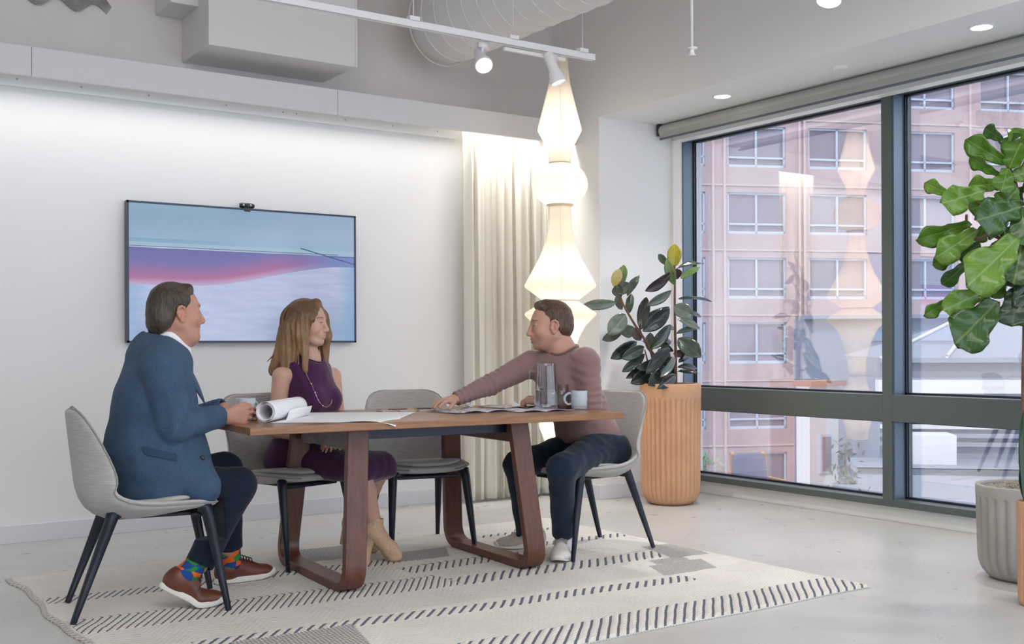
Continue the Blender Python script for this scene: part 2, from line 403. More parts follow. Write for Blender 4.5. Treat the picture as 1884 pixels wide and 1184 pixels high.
# ================================================================== the world outside
m_brick = mat('pink_brick', (.43, .325, .33), .85, c2=(.395, .29, .30), ns=.6, bs=6, bd=.02, bst=.3)
m_band = mat('pale_pink_concrete', (.52, .41, .40), .85)
m_wfr = mat('pale_blue_window_frame', (.46, .53, .62), .5)
m_wpane = mat('grey_window_pane', (.19, .16, .21), .12, spec=.6)
FD = 60.0; fdir = V3(math.sin(math.radians(114.5)), math.cos(math.radians(114.5)), 0)
def facade():
    base = A(1500, CY, FD); base[2] = -16
    rz = math.atan2(fdir[1], fdir[0]); back = V3(-fdir[1], fdir[0], 0)
    if back@_f < 0: back = -back
    sgn = 1 if V3(-math.sin(rz), math.cos(rz), 0)@back > 0 else -1
    t = thing('office_building', 'pink brick office block with a grid of pale blue framed windows, across the street outside', 'building', tuple(base), rz)
    def lx(px): # local x along the facade for a pixel column on the horizon
        d = ray(px, CY); nrm = back; k = ((base-CAM)@nrm)/(d@nrm); p = CAM+d*k; return (p-base)@fdir
    s = FD/FOC
    cols = [(px, px+107) for px in (1043, 1192, 1340, 1489, 1651, 1805, 1960)]
    rows = [y for y in (2, 120, 238, 359, 477, 595, 714, 832, 950)]
    zz = lambda y: CH-(y-CY)*s+16
    X0, X1 = lx(960), lx(2200)
    w = MB(); dep = .35
    xs = [X0]+[v for c in cols for v in (lx(c[0]), lx(c[1]))]+[X1]
    zr = [(zz(y+75), zz(y)) for y in rows]
    for i in range(0, len(xs), 2): w.box((xs[i], 0, 0), (xs[i+1], sgn*6, 40))       # piers
    zs = sorted([0]+[v for r in zr for v in r]+[40])
    for i in range(0, len(zs)-1, 2):
        for k in range(len(cols)): w.box((lx(cols[k][0]), 0, zs[i]), (lx(cols[k][1]), sgn*6, zs[i+1]))
    w.build('wall', m_brick, t, smooth=False)
    b = MB()
    for r in zr: b.box((X0, -sgn*.06, r[1]+.35), (X1, sgn*.02, r[1]+.43))
    for px in (1310, 1331, 1469, 1478, 1633, 1783): b.box((lx(px), -sgn*.14, 0), (lx(px)+.12, 0, 40))
    b.build('band', m_band, t, smooth=False)
    for c in cols:
        for r in zr:
            a0, a1 = lx(c[0]), lx(c[1]); z0, z1 = r; zm = z0+(z1-z0)*.24; fw = .1; f = MB()
            f.box((a0, sgn*.1, z0), (a1, sgn*.22, z0+fw*1.5)).box((a0, sgn*.1, z1-fw), (a1, sgn*.22, z1)).box((a0, sgn*.1, zm-fw/2), (a1, sgn*.22, zm+fw/2))
            for x in (a0, (a0+a1)/2-fw/2, a1-fw): f.box((x, sgn*.1, z0), (x+fw, sgn*.22, z1))
            wo = f.build('window', m_wfr, t, smooth=False)
            p = MB()
            for u0, u1 in ((a0, (a0+a1)/2), ((a0+a1)/2, a1)):
                MB().box((u0, sgn*.24, z0), (u1, sgn*.3, zm)).build('pane', m_wpane, wo, smooth=False)
                MB().box((u0, sgn*.24, zm), (u1, sgn*.3, z1)).build('pane', m_wpane, wo, smooth=False)
facade()
m_wcon = mat('white_render', (.66, .65, .64), .8); m_rf = mat('grey_roof_sheet', (.27, .285, .325), .6); m_rf2 = mat('blue_grey_cladding', (.22, .25, .31), .6)
m_dk = mat('dark_roof_edge', (.20, .21, .25), .6)
def low_block():
    D = 26.0; c = A(1790, CY, D); c[2] = -9
    ax = unit(V3(_r0[0], _r0[1], 0)-.18*V3(_f[0], _f[1], 0)); rz = math.atan2(ax[1], ax[0])
    t = thing('low_building', 'low grey building with a pitched ribbed roof and white parapet, outside the right window bay', 'building', tuple(c), rz)
    s = D/FOC; z = lambda y: CH-(y-CY)*s+9
    L = lambda px: (px-1790)*s
    MB().box((L(1625), 0, 0), (L(2150), 5, z(700))).build('wall', m_rf2, t, smooth=False)
    MB().box((L(1620), -.35, z(726)), (L(2160), .25, z(702))).build('parapet', m_wcon, t, smooth=False)
    MB().box((L(1630), 1.2, z(702)), (L(2150), 5, z(664))).build('upper_wall', mat('grey_metal_wall', (.26, .245, .27), .6), t, smooth=False)  # wall above the parapet, plain grey metal
    x0, x1, xm = L(1640), L(2120), L(1905); y0, y1, ym = 1.0, 9.0, 5.0; zb, zt = z(662), z(590)
    r = MB(); V = [(x0, y0, zb), (x1, y0, zb), (x1, y1, zb), (x0, y1, zb), (L(1830), ym, zt), (L(1990), ym, zt), (x0, y0, zb-.12), (x1, y0, zb-.12), (x1, y1, zb-.12), (x0, y1, zb-.12)]
    r.add(V, [(0, 1, 5, 4), (1, 2, 5), (2, 3, 4, 5), (3, 0, 4), (0, 6, 7, 1), (1, 7, 8, 2), (2, 8, 9, 3), (3, 9, 6, 0), (9, 8, 7, 6)])
    r.build('roof', m_rf, t, smooth=False)
    for a, b in (((x0, y0, zb), (L(1830), ym, zt)), ((x1, y0, zb), (L(1990), ym, zt)), ((L(1830), ym, zt), (L(1990), ym, zt)), ((L(1760), y0, zb), (L(1855), ym*.8+.2, zt-.15))):
        MB().tube([np.array(a)+[0, -.02, .03], np.array(b)+[0, -.02, .03]], .05, 6).build('ridge_bar', m_wcon, t)
    MB().box((L(1560), 12, 0), (L(2300), 16, z(556))).box((L(1560), 11.6, z(566)), (L(2300), 12, z(556))).build('rear_wing', m_rf2, t, smooth=False)
    for k, y in enumerate((742, 756, 770, 784, 800, 816)):
        MB().box((L(1625), -.16, z(y+8)), (L(2150), -.002, z(y))).build('cladding_board', m_wcon if k in (0, 3) else m_rf, t, smooth=False)
    MB().box((L(1560), -2.6, z(856)), (L(2200), -.17, z(846))).box((L(1560), -2.6, z(960)), (L(2200), -2.4, z(846))).build('ledge', m_rf, t, smooth=False)
    MB().box((L(1640), -1.6, z(846)), (L(1735), -.6, z(795))).build('roof_box', m_wcon, t, smooth=False)
low_block()
def white_terrace():
    D = 30.0; c = A(1540, CY, D); c[2] = -10; rz = math.atan2(_r0[1], _r0[0])+.5
    t = thing('terrace_house', 'bright white rendered terrace wall with brown coping, outside beside the mullion', 'building', tuple(c), rz)
    s = D/FOC; z = lambda y: CH-(y-CY)*s+10; L = lambda px: (px-1540)*s/math.cos(.5)
    MB().box((L(1480), 0, 0), (L(1542), .5, z(712))).build('wall', m_wcon, t, smooth=False)
    MB().box((L(1478), -.1, z(712)), (L(1556), .6, z(702))).build('coping', mat('brown_coping', (.35, .17, .14), .7), t, smooth=False)
    for k in range(1):
        f = MB(); x0 = L(1500); f.box((x0, -.06, z(870)), (x0+.42, 0, z(800)))
        w = f.build('window', m_wfr, t, smooth=False); MB().box((x0+.06, -.08, z(866)), (x0+.36, -.05, z(804))).build('pane', m_wpane, w, smooth=False)
white_terrace()
struct(MB().box((9, -60, -17), (140, 120, -16)).build('ground_outside', mat('street_asphalt', (.30, .29, .29), .9), smooth=False))
struct(MB().box((8, 7, -1.55), (13.5, 12, -1.40)).build('terrace_slab', mat('terrace_paving', (.55, .53, .50), .85), smooth=False))
def deck_chair():
    D = 16.0; c = A(1378, CY, D); c[2] = -1.4; rz = math.atan2(_r0[1], _r0[0])+.25
    t = thing('terrace_chair', 'wooden armchair with a dark blue sling back, out on the terrace beyond the glass', 'chair', tuple(c), rz)
    wd_ = mat('terrace_teak', (.50, .27, .13), .5); s = D/FOC; z = lambda y: CH-(y-CY)*s+1.4
    for sx in (-1, 1):
        MB().tube([(sx*.30, 0, 0), (sx*.27, .05, z(838))], .025, 8).build('leg', wd_, t)
        MB().tube([(sx*.33, -.55, 0), (sx*.33, -.5, .55)], .025, 8).build('leg', wd_, t)
        MB().box((sx*.33-.03, -.58, .54), (sx*.33+.03, .06, .575)).build('armrest', wd_, t, smooth=False)
        MB().lathe([(.0001, .03), (.02, .02), (.03, 0), (.02, -.02), (.0001, -.03)], 10, (sx*.24, .05, z(836))).build('finial', wd_, t)
    G = [[(x, .05+.06*(1-(x/.27)**2)-.1*(1-v), .35+v*(z(838)-.35)) for x in np.linspace(-.27, .27, 9)] for v in np.linspace(0, 1, 8)]
    o = MB().grid(G).build('sling_back', mat('navy_sling', (.10, .11, .19), .8), t); q = o.modifiers.new('s', 'SOLIDIFY'); q.thickness = .015
    MB().box((-.28, -.5, .33), (.28, -.02, .37)).build('seat', bpy.data.materials['navy_sling'], t, smooth=False)
deck_chair()
def shrub(px, py, D, n, w, h, label, seed, dark=False):
    g = np.random.default_rng(seed); c = A(px, py, D); c[2] = -1.4
    t = thing('terrace_shrub', label, 'plant', tuple(c)); top = A(px, py, D)[2]+1.4
    MB().lathe([(.0001, 0), (.14, 0), (.2, .36), (.17, .36), (.16, .3), (.0001, .3)], 16).build('pot', m_rf2, t)
    MB().tube(smooth_path([(0, 0, .28), (.02, .01, top*.5), (0, 0, top)], 6), .02, 6).build('stem', mat('shrub_stem', (.2, .16, .1), .8), t)
    m = mat('shrub_leaf_dark' if dark else 'shrub_leaf', (.05, .07, .06) if dark else (.20, .30, .16), .45)
    L = MB()
    for _ in range(n):
        p = V3(g.normal(0, w/3), g.normal(0, w/3), top-g.uniform(0, h)); d = unit(g.normal(size=3)+[0, 0, .5]); u = unit(np.cross(d, g.normal(size=3))); l = .13
        L.add([p, p+d*l*.5+u*l*.18, p+d*l, p+d*l*.5-u*l*.18], [(0, 1, 2, 3)])
    o = L.build('leaves', m, t); o['kind'] = 'stuff'
shrub(1296, 838, 15, 160, .34, 1.0, 'bushy pale green shrub on the terrace behind the terracotta pot', 3)
shrub(1555, 815, 17, 170, .36, 1.4, 'tall dark leafed shrub on the terrace by the white wall', 4, True)

# ================================================================== ceiling services
m_duct = mat('duct_white_paint', (.70, .69, .68), .5)
t = thing('air_duct', 'rectangular boxed air duct on the upper wall at the top left', 'duct', (2.6, 6.35, 2.79))
MB().box((2.14, 6.12, 2.79), (3.06, 6.598, 3.7)).build('box', m_duct, t, world=True, smooth=False, bevel=.004)
f = MB(); MB().box((2.135, 6.115, 2.79), (2.147, 6.127, 3.7)).build('corner_bead', m_duct, t, world=True, smooth=False)
MB().box((3.053, 6.115, 2.79), (3.065, 6.127, 3.7)).build('corner_bead', m_duct, t, world=True, smooth=False)
f.box((1.98, 6.3, 3.05), (2.14, 6.598, 3.7))
f.build('branch_box', m_duct, t, world=True, smooth=False, bevel=.002)
dx, dz, dr = 3.74, 3.19, .27
t = thing('spiral_duct', 'white painted round spiral duct under the ceiling above the track light', 'duct', (dx, 3, dz))
P = [(dx, y, dz) for y in np.linspace(-1, 6.05, 20)]+[(dx, 6.10+dr*1.3*math.sin(a), dz) for a in np.linspace(.2, 1.5, 8)]
MB().tube(P, [dr]*20+[dr*max(.05, math.cos(a)) for a in np.linspace(.2, 1.5, 8)], 40).build('pipe', m_duct, t, world=True)
for k in range(34):
    y = 1.0+k*.155; a = np.linspace(0, 2*PI, 33); sp = [(dx+(dr+.001)*math.cos(q), y+.155*q/(2*PI), dz+(dr+.001)*math.sin(q)) for q in a]
    MB().tube(sp, .0045, 4, cap=False).build('seam', m_duct, t, world=True)
m_tr = mat('track_white', (.78, .78, .78), .4)
t = thing('track_light', 'white ceiling track rail with two spotlight heads above the table', 'light', (2.6, 5.04, 2.75))
MB().box((-.5, 5.02, 2.752), (4.05, 5.056, 2.772)).box((-.5, 5.02, 2.738), (4.05, 5.03, 2.752)).box((-.5, 5.046, 2.738), (4.05, 5.056, 2.752)).build('rail', m_tr, t, world=True, smooth=False)
for x in (2.85, 3.48, 3.97):
    MB().tube([(x, 5.038, 2.77), (x, 5.038, 4.0)], .004, 6).build('hanger', m_tr, t, world=True)
    MB().box((x-.03, 5.02, 2.77), (x+.03, 5.056, 2.795)).build('clip', m_tr, t, world=True, smooth=False)
MB().box((3.42, 5.028, 2.705), (3.84, 5.046, 2.722)).build('adapter_bar', m_tr, t, world=True, smooth=False)
m_bulb = mat('lit_bulb', (1, 1, 1), .5, emit=(1, .97, .92, 14))
m_lens = mat('dark_lens', (.6, .6, .62), .3, emit=(1, .97, .92, 1.2))
def spot_head(top, body, d, L, R, parent, lit):
    top = np.array(top); body = np.array(body); d = unit(d)
    h = MB(); h.box(top+[-.03, -.012, -.03], top+[.03, .012, 0]).tube([top+[0, 0, -.02], body+V3(0, 0, .03)], .008, 8)
    hd = h.build('yoke', m_tr, parent, world=True)
    q = Vector(d).to_track_quat('Z', 'Y').to_matrix(); Q = np.array(q)
    pr = [(.0001, -L*.55), (R*.55, -L*.55), (R*.62, -L*.5), (R*.62, 0), (R*.7, .01), (R, L*.32), (R, L*.45), (R*.93, L*.45), (R*.9, L*.40)]
    b = MB().lathe(pr, 24); b.V = [tuple(Q@np.array(v)+body) for v in b.V]; b.build('can', m_tr, parent, world=True, auto=35)
    l = MB().lathe([(R*.9, L*.40), (R*.85, L*.47), (R*.5, L*.56), (.0001, L*.6)] if lit else [(R*.9, L*.40), (.0001, L*.42)], 24); l.V = [tuple(Q@np.array(v)+body) for v in l.V]
    l.build('bulb', m_bulb if lit else m_lens, parent, world=True)
b1 = A(886, 108, 6.02); spot_head((A(889, 78, 6.03)), b1, (-.25, -.75, -.75), .165, .047, t, True)
b2 = A(1019, 128, 6.2); spot_head((A(1017, 100, 6.2)), b2, (.25, -.25, -1.0), .18, .047, t, False)
lamp('track_spot', 'SPOT', tuple(b1+unit(V3(-.25, -.75, -.75))*.14), 40, (1, .96, .9), aim=tuple(b1+V3(-.25, -.75, -.75)), spot_size=1.2, spot_blend=.6, shadow_soft_size=.04)
lamp('track_spot', 'SPOT', tuple(b2+unit(V3(.25, -.25, -1))*.12), 60, (1, .96, .9), aim=tuple(b2+V3(.4, -.2, -1)), spot_size=1.3, spot_blend=.6, shadow_soft_size=.04)
t = thing('track_spotlight', 'small white spotlight head cut by the top edge above the window', 'light', tuple(A(1522, -30, 4.6)))
spot_head(A(1530, -60, 4.6), A(1528, -22, 4.6), (-.3, -.1, -1), .14, .05, t, True)
MB().tube([A(1530, -60, 4.6), A(1530, -60, 4.6)+V3(0, 0, 1.0)], .012, 8).build('stem', m_tr, t, world=True)
p = A(1273, 92, 5.2)
t = thing('fire_sprinkler', 'pendant fire sprinkler on a thin white drop pipe', 'sprinkler', tuple(p))
MB().tube([p, (p[0], p[1], 4.0)], .007, 8).build('drop_pipe', m_tr, t, world=True)
MB().lathe([(.0001, .012), (.026, .01), (.026, .006), (.01, .004), (.012, -.02), (.018, -.022), (.018, -.026), (.0001, -.026)], 16, p).build('sprinkler_head', m_tr, t, world=True)
m_dl = mat('downlight_glow', (1, 1, 1), .5, emit=(1, .98, .95, 9))
for k, (px, py, lab) in enumerate(((1329, 177, 'recessed round downlight nearer the corner column, in the ceiling above the blind'), (1806, 50, 'recessed round downlight above the fiddle leaf fig, in the ceiling by the blind'))):
    p = AZ(px, py, 2.686); t = thing('downlight', lab, 'light', tuple(p), 0, 'downlights over the window')
    MB().lathe([(.052, .0), (.052, -.004), (.062, -.004), (.064, 0)], 32, p).build('trim_ring', m_white, t, world=True)
    MB().lathe([(.0001, -.002), (.052, -.002)], 32, p).build('diffuser', m_dl, t, world=True)
    lamp('downlight_lamp', 'SPOT', (p[0], p[1], p[2]-.02), 58, (1, .97, .93), aim=(p[0], p[1], 0), spot_size=1.9, spot_blend=.7, shadow_soft_size=.05)
p = AZ(1546, 123, 2.686)
tag(MB().lathe([(.0001, -.012), (.04, -.012), (.046, -.008), (.046, 0)], 32, p).build('sprinkler_cover', m_white), 'flat white concealed cover plate on the ceiling between two downlights', 'cover plate')
# roller blind
t = thing('roller_blind', 'grey roller blind rolled up along the top of the windows', 'blind', (5.47, 3, 2.64))
m_bl = mat('blind_grey_fabric', (.40, .41, .40), .6, bs=300, bd=.0003, bst=.2)
P = [(5.47, y, 2.634) for y in (6.0, 5.99, 2, -3)]
MB().tube(P, .047, 28).build('roll', m_bl, t, world=True, auto=40)
MB().box((5.425, -3, 2.575), (5.432, 5.965, 2.634)).build('fabric', mat('blind_fabric_drop', (.36, .365, .345), .7), t, world=True, smooth=False)
MB().tube([(5.4285, 5.985, 2.572), (5.4285, -3, 2.572)], .008, 8).build('bottom_rail', mat('blind_rail_dark', (.10, .11, .14), .4), t, world=True)
MB().box((5.43, 6.0, 2.60), (5.53, 6.03, 2.686)).build('bracket', m_gask, t, world=True, smooth=False, bevel=.004)
# ================================================================== display on the wall
def screen_mat():
    m, nt, b = new('display_picture'); u, _, v = xyz(nt, coords(nt, 'Generated')); nz = noise(nt, coords(nt, 'Generated', (2, 1, 14)), 3, 4)-.5
    n2 = noise(nt, coords(nt, 'Generated', (1.5, 1, 6), (0, .5, 0)), 5, 6)
    v = v-.035; v1 = v+nz*.012
    sky = mixc(nt, v.sm(.72, 1.0), (.30, .43, .60), (.20, .36, .50))
    sky = mixc(nt, u.sm(.2, .8)*v.sm(.65, .8)*.6, N(nt, sky), (.38, .47, .68))
    c = mixc(nt, v1.inr(.665, .712)*(1-u.sm(.15, .6)), N(nt, sky), (.03, .20, .42))
    c = mixc(nt, (v1.sm(.735, .70))*.75*v1.gt(.66), N(nt, c), (.30, .45, .60))
    band = v1.lt(.685)*.8
    c = mixc(nt, band, N(nt, c), (.36, .50, .62))
    c = mixc(nt, (v1+u*.015).inr(.645, .655), N(nt, c), (.55, .65, .75))
    sh = (u-.93)*(u-.93)*-.20+.63
    low = v+nz*.01-(u.sm(.25, .97))*.185-.375            # shoreline of the pink water
    water = mixc(nt, low.sm(.0, .20), (.42, .10, .25), (.13, .12, .36))
    water = mixc(nt, low.sm(.06, .0), N(nt, water), (.46, .32, .50))
    water = mixc(nt, u.sm(.55, .97), N(nt, water), (.16, .22, .50))
    inw = v1.lt(.645-.0)*low.gt(0)
    c = mixc(nt, inw, N(nt, c), N(nt, water))
    salt = mixc(nt, n2.sm(.2, .8), (.39, .45, .67), (.50, .55, .75))
    salt = mixc(nt, (v*-1+.42).sm(.05, .42)*u.sm(.35, .9)*.65, N(nt, salt), (.20, .33, .48))
    salt = mixc(nt, u.sm(.12, 0)*.5+u.sm(.9, 1.0)*.6, N(nt, salt), (.14, .33, .56))
    c = mixc(nt, v1.lt(.645)*(1-low.gt(0)), N(nt, c), N(nt, salt))
    ln = (v-.615+(u-.93)*.42).abs().lt(.004)*u.gt(.74)
    c = mixc(nt, ln, N(nt, c), (.03, .07, .15))
    ln2 = (v-.655).abs().lt(.003)*u.lt(.92)+(v-.64).abs().lt(.0035)*u.gt(.88)
    c = mixc(nt, ln2.mn(1)*.8, N(nt, c), (.05, .09, .22))
    b.inputs['Base Color'].default_value = (.01, .01, .012, 1); b.inputs['Roughness'].default_value = .12
    nt.links.new(c, b.inputs['Emission Color']); b.inputs['Emission Strength'].default_value = .8; return m
x0, x1, z0, z1 = 1.79, 3.256, 1.106, 1.932
t = thing('wall_display', 'large flat screen on the back wall showing a pink lake and white salt flats', 'screen', (2.523, 6.6, 1.106))
m_tv = mat('display_frame', (.045, .055, .085), .35, metal=.3)
MB().box((x0+.1, 6.575, z0+.1), (x1-.1, 6.605, z1-.1)).build('wall_mount', m_gask, t, world=True, smooth=False)
MB().box((x0, 6.535, z0), (x1, 6.58, z1)).build('housing', m_tv, t, world=True, smooth=False, bevel=.003)
fr = MB(); e = .012
fr.box((x0, 6.528, z0), (x1, 6.537, z0+e)).box((x0, 6.528, z1-e), (x1, 6.537, z1)).box((x0, 6.528, z0), (x0+e, 6.537, z1)).box((x1-e, 6.528, z0), (x1, 6.537, z1))
fr.build('bezel', m_tv, t, world=True, smooth=False)
MB().box((x0+e, 6.533, z0+e), (x1-e, 6.5365, z1-e)).build('screen', screen_mat(), t, world=True, smooth=False)
c = AY(455, 379, 6.53)
t = thing('webcam', 'small black conference camera clipped on top of the wall display', 'webcam', (c[0], c[1], z1))
m_bk = mat('black_plastic', (.012, .012, .016), .35)
MB().tube([(c[0]-.045, 6.545, c[2]+.004), (c[0]-.03, 6.54, c[2]+.004), (c[0]+.03, 6.54, c[2]+.004), (c[0]+.045, 6.545, c[2]+.004)], [.013, .016, .016, .013], 16).build('body', m_bk, t, world=True)
MB().box((c[0]-.02, 6.53, z1), (c[0]+.02, 6.59, z1+.012)).box((c[0]-.02, 6.53, z1-.02), (c[0]+.02, 6.5345, z1)).box((c[0]-.008, 6.54, z1+.01), (c[0]+.008, 6.56, c[2])).build('clip', m_bk, t, world=True, smooth=False)
l = MB().lathe([(.012, 0), (.012, .006), (.009, .007), (.0001, .004)], 16); l.V = [(c[0]+v[0], 6.524-v[2]+.0, c[2]+.004+v[1]) for v in l.V]; l.build('lens', mat('lens_glass', (.02, .02, .03), .05), t, world=True)
MB().box((c[0]-.03, 6.521, c[2]), (c[0]-.022, 6.5255, c[2]+.012)).box((c[0]+.016, 6.521, c[2]), (c[0]+.024, 6.5255, c[2]+.012)).build('badge', mat('webcam_silver', (.6, .6, .6), .3), t, world=True, smooth=False)
# ================================================================== curtain
m_cur = mat('cream_curtain', (.93, .915, .875), .85, bs=250, bd=.0004, bst=.3, bscale=(3, 3, .3))
nt_ = m_cur.node_tree; tr_ = nt_.nodes.new('ShaderNodeBsdfTranslucent'); tr_.inputs[0].default_value = (.9, .86, .78, 1); mx_ = nt_.nodes.new('ShaderNodeMixShader'); mx_.inputs[0].default_value = .45
nt_.links.new(nt_.nodes['Principled BSDF'].outputs[0], mx_.inputs[1]); nt_.links.new(tr_.outputs[0], mx_.inputs[2]); nt_.links.new(mx_.outputs[0], nt_.nodes['Material Output'].inputs[0])
G = []
U = np.linspace(0, 1, 260)
for k, z in enumerate(np.linspace(0.02, 2.56, 40)):
    f = z/2.56; x = 4.03+.87*U
    ph = U*2*PI*11+.9*np.sin(U*13)+.15*np.sin(z*1.3+U*20)
    y = 6.44+(.034-.014*f)*np.sin(ph)+.009*np.sin(ph*2.3+1.0+.5*f)
    G.append(np.stack([x+.010*np.sin(ph*1.5+z), y, np.full_like(x, z)], 1))
o = MB().grid(G).build('curtain', m_cur); q = o.modifiers.new('s', 'SOLIDIFY'); q.thickness = .003
tag(o, 'tall cream curtain in soft vertical folds beside the corner column', 'curtain')
# ================================================================== paper lantern
LX, LY = 4.341, 5.753; LD = 7.2
def lz(y): return CH-(y-CY)*LD/FOC
def paper():
    m = bpy.data.materials.new('lantern_paper'); m.use_nodes = True; nt = m.node_tree; nt.nodes.clear()
    out = nt.nodes.new('ShaderNodeOutputMaterial'); d = nt.nodes.new('ShaderNodeBsdfDiffuse'); tr = nt.nodes.new('ShaderNodeBsdfTranslucent'); a = nt.nodes.new('ShaderNodeMixShader')
    _, _, z = xyz(nt, coords(nt, 'Object')); f = ((z*95).fract()-.5).abs().sm(.36, .46)*.45+noise(nt, coords(nt, 'Object'), 14, 3)*.12
    c1 = mixc(nt, f, (.84, .80, .73), (.56, .44, .31)); nt.links.new(c1, tr.inputs[0]); nt.links.new(c1, d.inputs[0])
    a.inputs[0].default_value = .62; nt.links.new(d.outputs[0], a.inputs[1]); nt.links.new(tr.outputs[0], a.inputs[2])
    nt.links.new(a.outputs[0], out.inputs[0]); return m
m_pap = paper(); m_rib = mat('lantern_rib', (.75, .66, .52), .7)
t = thing('paper_lantern', 'tall glowing stacked white paper lantern column hanging by the curtain', 'lantern', (LX, LY, lz(850)))
k = LD/FOC
sect = [[(100, 15), (130, 17), (155, 20), (180, 26), (238, 41), (241, 41), (272, 24.5), (283, 21.5), (301, 19.5)],
        [(302, 19.5), (305, 28), (311, 38), (320, 46), (330, 50.5), (340, 52), (350, 50.5), (360, 46), (369, 38), (375, 28), (378, 20)],
        [(379, 20), (400, 20.5), (425, 23), (450, 29), (475, 39), (500, 53), (524, 66.5), (528, 66.5), (553, 33)],
        [(554, 33), (576, 66.5), (580, 66.5), (600, 46), (620, 35), (645, 26), (670, 21), (695, 19), (705, 19)],
        [(706, 19), (725, 23), (750, 32), (780, 40.5), (784, 40.5), (815, 29), (832, 25), (850, 22)]]
for pr in sect:
    pr = np.array(pr, float); ys = np.arange(pr[0, 0], pr[-1, 0]+.1, 1.5); rr = np.interp(ys, pr[:, 0], pr[:, 1])
    rr = np.convolve(np.pad(rr, 1, 'edge'), np.ones(3)/3, 'valid'); rr = rr*(1-.012*np.abs(np.sin(ys*PI/3)))
    s = MB().lathe([(r*k, lz(y)) for r, y in zip(rr, ys)], 48, (LX, LY, 0)).build('paper_shade', m_pap, t, world=True)
    w = MB()
    for q in range(5):
        a = q*2*PI/5+.35; w.tube([(LX+(r*k+.0006)*math.cos(a), LY+(r*k+.0006)*math.sin(a), lz(y)) for r, y in zip(rr[::3], ys[::3])], .0012, 4, cap=False)
    w.build('rib', m_rib, s, world=True)
    for y, r in ((ys[0], rr[0]), (ys[-1], rr[-1])):
        MB().lathe([(r*k-.004, lz(y)-.004), (r*k+.003, lz(y)-.004), (r*k+.003, lz(y)+.004), (r*k-.004, lz(y)+.004)], 40, (LX, LY, 0)).build('hoop', m_rib, s, world=True)
w = MB()
for q in range(3): w.tube([(LX+.05*math.cos(q*2.1), LY+.05*math.sin(q*2.1), lz(100)), (LX+.05*math.cos(q*2.1), LY+.05*math.sin(q*2.1), 4.0)], .003, 6)
w.build('cord', m_tr, t, world=True)
for y, e in ((200, 4), (245, 18), (340, 26), (420, 2), (510, 28), (585, 26), (680, 2), (782, 18)): lamp('lantern_bulb', 'POINT', (LX, LY, lz(y)), e*.085, (1, .89, .75), shadow_soft_size=.035)
